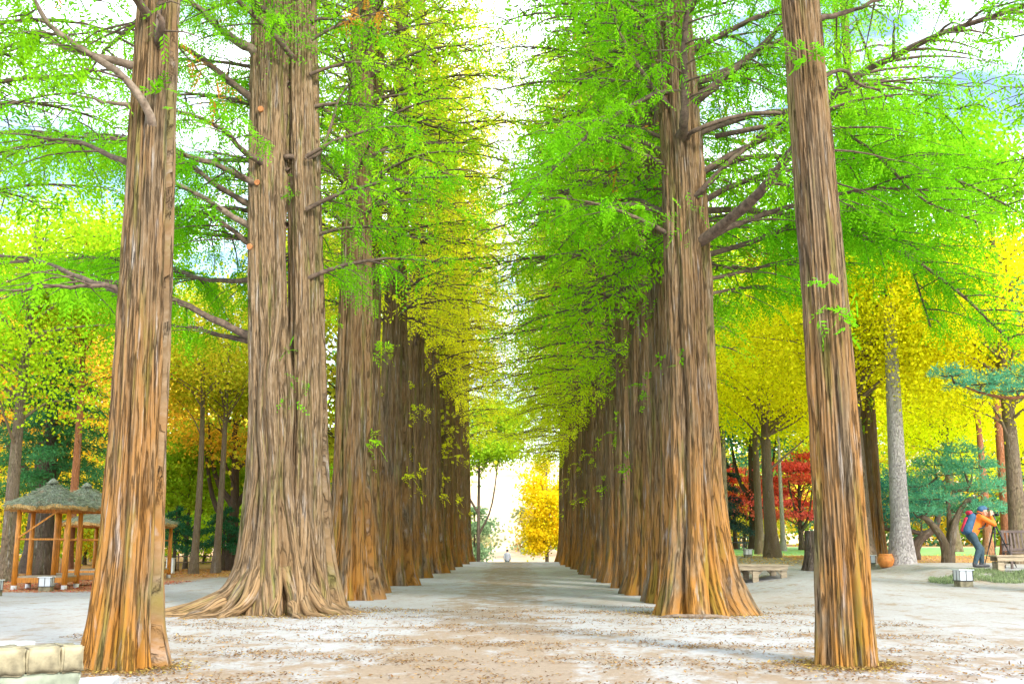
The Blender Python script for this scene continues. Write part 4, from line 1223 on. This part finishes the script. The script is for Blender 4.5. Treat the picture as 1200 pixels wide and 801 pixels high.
# slatted chair at the right edge
b = ground_at(1194, 30.2)
root = empty('slatted_chair', b, 'dark slatted wooden chair back at the right edge behind the bench', 'chair')
m = MB()
for k in range(7): m.box((-.3 + k * .1, .22, .72), (.045, .02, .5), tilt=(R(-8), 'X'))
m.build('back_slats', WOOD_DK, root)
for z in (.5, .98):
    m = MB(); m.box((0, .22 + (z - .72) * .14, z), (.74, .045, .07), bev=.006); m.build('back_rail', WOOD_DK, root)
m = MB(); m.box((0, -.03, .42), (.72, .5, .04), bev=.006); m.build('seat', WOOD_DK, root)
for x in (-.33, .33):
    for y, hh in ((-.24, .62), (.22, 1.0)):
        m = MB(); m.box((x, y, hh / 2 - .02), (.055, .055, hh), bev=.005); m.build('leg', WOOD_DK, root)
    m = MB(); m.box((x, -.02, .64), (.07, .56, .035), bev=.005); m.build('armrest', WOOD_DK, root)
# picnic tables beyond the lawn
for px, lab in ((881, 'dark blue-grey picnic table beyond the lawn beside the forked trunk'), (866, 'dark picnic table beyond the lawn, left of the blue-grey one')):
    b = ground_at(px, 66 if px > 870 else 70)
    root = empty('picnic_table', b, lab, 'table', 'picnic tables', .1)
    mt = simple('painted_timber', (.14, .18, .24), .6, .2, 5, .2) if px > 870 else WOOD_DK
    m = MB()
    for k in range(4): m.box((0, -.28 + k * .19, .74), (1.7, .17, .04))
    m.build('table_top', mt, root)
    for sy in (-1, 1):
        m = MB(); m.box((0, sy * .72, .43), (1.7, .26, .04)); m.build('seat', mt, root)
    for sx in (-1, 1):
        m = MB(); m.beam((sx * .6, -.72, .38), (sx * .6, .72, .375), .05, .08); m.beam((sx * .62, -.5, 0), (sx * .62, -.15, .72), .05, .08); m.beam((sx * .62, .5, 0), (sx * .62, .15, .72), .05, .08)
        m.build('leg_frame', mt, root)
# clay pot
b = ground_at(1037, 33.0)
m = MB(); z = np.linspace(0, 1, 10)
prof = .15 + .09 * np.sin(z * 2.6)
pts = np.stack([np.zeros(10), np.zeros(10), z * .34], 1)
root = empty('clay_pot', b, 'round orange clay pot at the foot of the pale grey trunk', 'pot')
m.tube(pts, prof, 20); m.build('body', POT, root, True)
m = MB(); m.tube(np.array([[0, 0, .33], [0, 0, .345], [0, 0, .39]]), [.19, .2, .19], 20); m.build('rim', POT, root, True)
# stump
b = ground_at(951, 33)
m = MB(); m.grid(trunk_grid(Z3, 1.15, .22, .16, 60, 50, 7, .2, .4, .5, seed=99, zmax_detail=5), True, co=BCO)
m.tube(np.array([[0, 0, .8], [0, 0, 1.12], [0, 0, 1.14]]), [.1, .16, .12], 20)
root = empty('tree_stump', b, 'dark stump peeping out left of the nearest right trunk', 'stump')
m.build('stump', BARK_DARK, root, True)
# rustic rail fence at the back left
P0 = ground_at(120, 52); P1 = ground_at(300, 52)
root = empty('rail_fence', P0, 'thin pale rail fence behind the slim trunks at left', 'fence')
for k in range(9):
    x = (P1[0] - P0[0]) * k / 8
    m = MB(); m.tube(np.array([[x, 0, -.05], [x, 0, .75]]), [.04, .035], 8); m.build('post', LIMB_PALE, root, True)
for z in (.35, .62):
    m = MB(); m.tube(np.array([[0, -.05, z], [(P1[0] - P0[0]), -.05, z + .02]]), [.025, .025], 8); m.build('rail', LIMB_PALE, root, True)
# pale utility box between the left trunks
b = ground_at(201, 46)
root = empty('utility_box', b, 'small pale blue-grey box standing by the fence, right of the front left trunk', 'box')
m = MB(); m.box((0, 0, .3), (.3, .26, .6), bev=.02); m.build('housing', GLASSW, root)
m = MB(); m.box((0, 0, .62), (.34, .3, .04), bev=.01); m.build('cap', CONCR, root)

# groundcover edge of the terrace and standing slab
b = ground_at(1160, 29.3)
m = MB(); m.box((0, 0, .03), (2.6, 1.1, .09), bev=.02)
o = m.build('paved_pad', SLAB, origin=b); tag(o, kind='structure')
lv = Leaves()
k = 9000
px = rng.uniform(1078, 1260, k); Yv = 27.3 + rng.random(k) * 1.3 + .35 * np.sin(px * .09)
X = (px - 608) / F_PX * Yv; keep = (rng.random(k) < .35 + .65 * (np.sin(X * 5) * np.sin(Yv * 6 + X) > -.2))
P = np.stack([X, Yv, terr(X, Yv)], 1)[keep]
lv.blades(P, unit(rng.normal(size=P.shape) * .5 + [0, 0, 1]), .1, .02, rng.uniform(.2, 1))
tag(lv.obj('ground_cover', None, (.3, .38, .2)), kind='stuff')

# fallen leaves
def litter(name, n, xf, yf, size, cols, mask=None):
    for c in cols:
        lv = Leaves(); k = n // len(cols)
        X = xf(k); Y = yf(k)
        if mask is not None:
            kk = mask(X, Y); X = X[kk]; Y = Y[kk]
        P = np.stack([X, Y, terr(X, Y) + .006 + rng.random(len(X)) * .012], 1)
        D = unit(rng.normal(size=P.shape) * np.array([1, 1, .18]))
        lv.blades(P, D, size * rng.uniform(.6, 1.4, len(X)), size * .55, rng.uniform(.1, 1, len(X)), up_bias=6)
        tag(lv.obj(name, None, c), kind='stuff')
clus = lambda X, Y: rng.random(len(X)) < np.clip(.12 + 1.1 * wob(X * 1.0, Y * 1.6, 2.3) + .5 * wob(X, Y * 1.5, 7.), .02, 1)
for (bx_, r_) in ((bL, .42), (bR, .34), (b1r, .8), (b1, 1.2)):
    litter('fallen_needles', 3600, lambda k: bx_[0] + rng.normal(size=k) * (r_ * .75), lambda k: bx_[1] + rng.normal(size=k) * (r_ * .75), .045, [(.42, .26, .1), (.24, .14, .07), (.55, .38, .1)])
litter('fallen_needles', 150000, lambda k: rng.uniform(-6, 6, k), lambda k: 8 + rng.random(k) ** 1.3 * 14, .04, [(.3, .16, .07), (.45, .26, .1), (.2, .11, .06)], clus)
litter('fallen_leaves', 9000, lambda k: rng.uniform(-16.5, -10.5, k), lambda k: rng.uniform(28.2, 37, k), .07, [(.6, .1, .08), (.65, .3, .12), (.5, .16, .1)])
litter('fallen_leaves', 14000, lambda k: rng.uniform(-20, -5, k), lambda k: rng.uniform(41, 54, k), .1, [(.55, .22, .08), (.6, .38, .12)])
litter('fallen_leaves', 14000, lambda k: rng.uniform(7, 26, k), lambda k: rng.uniform(35.5, 49, k), .1, [(.75, .5, .12), (.65, .36, .15)])

# ------------------------------------------------------------------ people
SKIN = simple('skin', (.62, .36, .25), .55, .06, 8, 0)
ORANGE = simple('orange_jacket', (.8, .17, .005), .65, .1, 10, .4)
TROUS = simple('dark_trousers', (.04, .075, .1), .85, .25, 12, .4)
BOOT = simple('boot', (.06, .06, .07), .6, .2, 12, .2)
BLACK = simple('black_cloth', (.03, .03, .035), .7, .2, 12, .2)
NAVY = simple('navy_fabric', (.03, .1, .2), .7, .2, 14, .3)
REDF = simple('red_fabric', (.65, .03, .08), .7, .15, 14, .3)
GREYC = simple('grey_cloth', (.4, .43, .52), .8, .12, 14, .3)
CAMB = simple('camera_body', (.02, .02, .022), .35, .1, 14, 0)

def capsules(segs, name, material, parent, voxel=.01, smooth=3, mats=None):
    """tapered capsules fused by a voxel remesh into one continuous skin"""
    m = MB()
    for a, b_, ra, rb in segs:
        a = np.array(a, float); b_ = np.array(b_, float)
        d = b_ - a; L = np.linalg.norm(d); d = d / (L + 1e-9)
        pts, rr = [], []
        for t in np.linspace(-math.pi / 2, 0, 5)[:-1]: pts.append(a + d * ra * math.sin(t)); rr.append(max(ra * math.cos(t), .001))
        pts.append(a); rr.append(ra); pts.append(b_); rr.append(rb)
        for t in np.linspace(0, math.pi / 2, 5)[1:]: pts.append(b_ + d * rb * math.sin(t)); rr.append(max(rb * math.cos(t), .001))
        m.tube(pts, rr, 14)
    o = m.build(name, material, parent, True)
    md = o.modifiers.new('r', 'REMESH'); md.mode = 'VOXEL'; md.voxel_size = voxel; md.use_smooth_shade = True
    ms = o.modifiers.new('s', 'SMOOTH'); ms.iterations = smooth; ms.factor = .5
    return o

def hand(palm, dirv, side, up, curl=.9, r=.0085):
    """palm + four unequal bent fingers + thumb"""
    palm = np.array(palm, float); d = unit(np.array(dirv, float)); s_ = unit(np.array(side, float)); u = unit(np.array(up, float))
    segs = [(palm - d * .035, palm + d * .03 + s_ * .022, .024, .02), (palm - d * .035, palm + d * .03 - s_ * .022, .024, .02)]
    for i, L in enumerate((.064, .074, .07, .056)):
        b0 = palm + d * .045 + s_ * (.033 - i * .022)
        k1 = b0 + d * L * .5 + u * -.1 * L
        k2 = k1 + unit(d * math.cos(curl) - u * math.sin(curl)) * L * .35
        k3 = k2 + unit(d * math.cos(curl * 1.8) - u * math.sin(curl * 1.8)) * L * .3
        segs += [(b0, k1, r, r), (k1, k2, r, r * .92), (k2, k3, r * .92, r * .8)]
    t0 = palm - d * .02 + s_ * .035; t1_ = t0 + d * .03 + s_ * .025; t2 = t1_ + d * .03 - u * .012
    segs += [(t0, t1_, .012, .011), (t1_, t2, .011, .009)]
    return segs

def head(c, f, r=.1):
    c = np.array(c, float); f = unit(np.array(f, float)); s_ = unit(np.cross(f, [0, 0, 1.])); u = np.cross(s_, f)
    segs = [(c + u * .02 - f * .02, c + u * .035 + f * .015, r * .95, r * .86), (c + f * .03 - u * .045, c + f * .045 - u * .07, r * .6, r * .42),
            (c + f * .095 + u * .01, c + f * .112 - u * .025, .012, .017),                # nose
            (c + f * .086 - u * .058 + s_ * .015, c + f * .086 - u * .058 - s_ * .015, .01, .01)]   # mouth
    for k in (-1, 1): segs.append((c + s_ * k * r * .93 + u * .015, c + s_ * k * r * .95 - u * .02, .016, .012))
    return segs

# photographer, faces +X, bent over the camera
pb = ground_at(1146, 29.3); pb[2] += .075
person = empty('person', pb, 'photographer in orange jacket and dark trousers bending to a camera on a tripod', 'person', rz=.0)
hip = np.array([-.16, 0, .84]); chest = np.array([.03, 0, 1.2]); neck = np.array([.12, 0, 1.33]); hc = np.array([.2, 0, 1.43])
hdir = np.array([1, -.15, -.15])
kL, kR = np.array([-.02, -.1, .46]), np.array([.12, .1, .47]); aL, aR = np.array([-.14, -.1, .08]), np.array([.12, .12, .08])
shL, shR = np.array([.08, -.18, 1.27]), np.array([.08, .18, 1.27])
elL, elR = np.array([.36, -.24, 1.1]), np.array([.36, .24, 1.1]); wrL, wrR = np.array([.36, -.09, 1.32]), np.array([.36, .06, 1.32])
body = [(hip, chest, .125, .14), (chest, neck, .12, .055), (neck, hc, .05, .05), (chest + [0, -.08, 0], shL, .09, .055), (chest + [0, .08, 0], shR, .09, .055)]
for kk, aa, y in ((kL, aL, -.09), (kR, aR, .09)):
    body += [(hip + [0, y, 0], kk, .085, .055), (kk, aa, .055, .038), (aa + [0, 0, -.03], aa + [.15, 0, -.045], .035, .028)]
for sh, el, wr in ((shL, elL, wrL), (shR, elR, wrR)):
    body += [(sh, el, .05, .038), (el, wr, .038, .024)]
body += hand(wrL + np.array([.02, .02, .055]), (.35, .25, 1), (1, 0, -.2), (0, -1, .1)) + hand(wrR + np.array([.02, -.01, .055]), (.35, -.25, 1), (1, 0, -.2), (0, 1, .1))
body += head(hc, hdir)
capsules(body, 'body', SKIN, person, .009, 2)
jk = [(hip + [.02, 0, .03], chest, .155, .17), (chest, neck - [0, 0, .02], .15, .08), (neck, hc - [.09, 0, .01], .085, .07), (chest + [0, -.08, 0], shL, .11, .082), (chest + [0, .08, 0], shR, .11, .082)]
for sh, el, wr in ((shL, elL, wrL), (shR, elR, wrR)): jk += [(sh, el, .08, .064), (el, el + (wr - el) * .86, .066, .042)]
capsules(jk, 'jacket', ORANGE, person, .013, 4)
tr_ = [(hip, hip + [0.03, 0, .03], .145, .14)]
for kk, aa, y in ((kL, aL, -.09), (kR, aR, .09)): tr_ += [(hip + [0, y, -.02], kk, .11, .08), (kk, aa + [0, 0, .04], .082, .062)]
capsules(tr_, 'trousers', TROUS, person, .013, 4)
for aa in (aL, aR):
    capsules([(aa + [-.02, 0, .02], aa + [-.02, 0, -.02], .055, .055), (aa + [-.03, 0, -.04], aa + [.17, 0, -.045], .045, .038)], 'boot', BOOT, person, .012, 2)
capsules([(hc + [-.05, 0, .05], hc + [.02, 0, .07], .1, .092)], 'cap', NAVY, person, .012, 3)
capsules([(hc + [.06, 0, .085], hc + [.13, -.02, .07], .05, .035)], 'hair', BLACK, person, .012, 2)

# backpack (worn, but a thing of its own)
bpk = empty('backpack', pb + np.array([-.2, 0, .85]), 'navy and red hiking backpack worn by the photographer', 'backpack')
def shifted(sg, o): return [(np.array(a) - o, np.array(b_) - o, r1, r2) for a, b_, r1, r2 in sg]
ob = np.array([-.2, 0, .85])
capsules(shifted([((-.27, -.08, .95), (-.12, -.08, 1.3), .12, .1), ((-.27, .08, .95), (-.12, .08, 1.3), .12, .1)], ob), 'bag', NAVY, bpk, .014, 4)
capsules(shifted([((-.37, -.05, .95), (-.26, -.05, 1.25), .04, .04), ((-.37, .02, .95), (-.26, .02, 1.25), .04, .04)], ob), 'front_pocket', REDF, bpk, .012, 3)
capsules(shifted([((-.17, -.08, 1.4), (-.17, .08, 1.4), .06, .06)], ob), 'lid', REDF, bpk, .012, 3)
for y in (-.13, .13):
    m = MB(); m.tube(resample([np.array(p) - ob for p in ((-.08, y, 1.33), (.05, y * 1.15, 1.395), (.2, y * 1.1, 1.22), (.12, y * 1.1, 1.02), (-.1, y, .98))], 20), .02, 8); m.build('shoulder_strap', BLACK, bpk, True)

# tripod and camera
tb = pb + np.array([.48, .0, 0])
trp = empty('tripod', tb, 'black camera tripod in front of the photographer', 'tripod')
top = np.array([0, 0, 1.12])
for k, (dx, dy) in enumerate(((.44, -.1), (-.22, -.36), (-.2, .38))):
    e = np.array([dx, dy, .0]); mid = top * .45 + e * .55
    m = MB(); m.tube(np.array([top * .98 + e * .03, mid]), [.02, .019], 10); m.tube(np.array([mid, mid + (e - mid) * .5, e]), [.014, .013, .011], 10); m.build('leg', BLACK, trp, True)
m = MB(); m.tube(np.array([[0, 0, .85], [0, 0, 1.2]]), [.016, .016], 10); m.build('centre_column', METAL, trp, True)
m = MB(); m.tube(np.array([[0, 0, 1.18], [0, 0, 1.21], [0, 0, 1.26], [0, 0, 1.29]]), [.02, .035, .035, .028], 12); m.build('head', METAL, trp, True)
m = MB(); m.tube(np.array([[0, 0, 1.22], [-.16, -.05, 1.12]]), [.008, .012], 8); m.build('pan_handle', BLACK, trp, True)
cm = empty('camera_device', tb + np.array([-.04, 0, 1.295]), 'black camera on the tripod held by the photographer', 'camera')
m = MB(); m.box((0, 0, .055), (.07, .14, .1), bev=.012); m.box((.0, 0, .115), (.06, .05, .035), bev=.008); m.build('housing', CAMB, cm)
m = MB(); m.tube(np.array([[.03, 0, .055], [.1, 0, .055], [.1, 0, .055], [.17, 0, .055]]), [.033, .033, .038, .038], 16); m.build('lens', CAMB, cm, True)

# far walker beyond the crest
fy = 88.5; fx = at(594.5, 640, fy)[0]; fz = float(terr(fx, fy))
wk = empty('person', (fx, fy, fz), 'tiny distant walker in pale grey at the crest of the path', 'person')
fb = [((0, 0, .95), (0, 0, 1.3), .13, .15), ((0, 0, 1.3), (0, 0, 1.45), .12, .055), ((0, 0, 1.42), (0, 0, 1.5), .05, .05)]
for k in (-1, 1):
    fb += [((k * .09, 0, .9), (k * .1, .05 * k, .5), .085, .06), ((k * .1, .05 * k, .5), (k * .1, -.08 * k, .08), .058, .04), ((k * .1, -.08 * k, .05), (k * .1, -.08 * k + .14, .035), .035, .03),
           ((k * .1, 0, 1.36), (k * .2, 0, 1.34), .06, .055), ((k * .2, 0, 1.34), (k * .25, -.02, 1.06), .05, .04), ((k * .25, -.02, 1.06), (k * .24, .06, .84), .038, .026)]
    fb += hand((k * .24, .07, .78), (0, .1, -1), (0, 1, 0), (k, 0, 0), .4)
fb += head((0, .01, 1.58), (0, 1, 0))
capsules(fb, 'body', SKIN, wk, .012, 2)
cj = [((0, 0, .9), (0, 0, 1.3), .16, .18), ((0, 0, 1.3), (0, 0, 1.42), .15, .08)]
for k in (-1, 1): cj += [((k * .1, 0, 1.36), (k * .2, 0, 1.34), .08, .075), ((k * .2, 0, 1.34), (k * .25, -.02, 1.06), .07, .058), ((k * .25, -.02, 1.06), (k * .24, .05, .87), .056, .042)]
capsules(cj, 'coat', GREYC, wk, .016, 3)
ct = []
for k in (-1, 1): ct += [((k * .09, 0, .9), (k * .1, .05 * k, .5), .105, .078), ((k * .1, .05 * k, .5), (k * .1, -.08 * k, .12), .075, .06)]
capsules(ct, 'trousers', TROUS, wk, .016, 3)
capsules([((0, -.015, 1.62), (0, .0, 1.63), .105, .1)], 'hair', BLACK, wk, .014, 2)
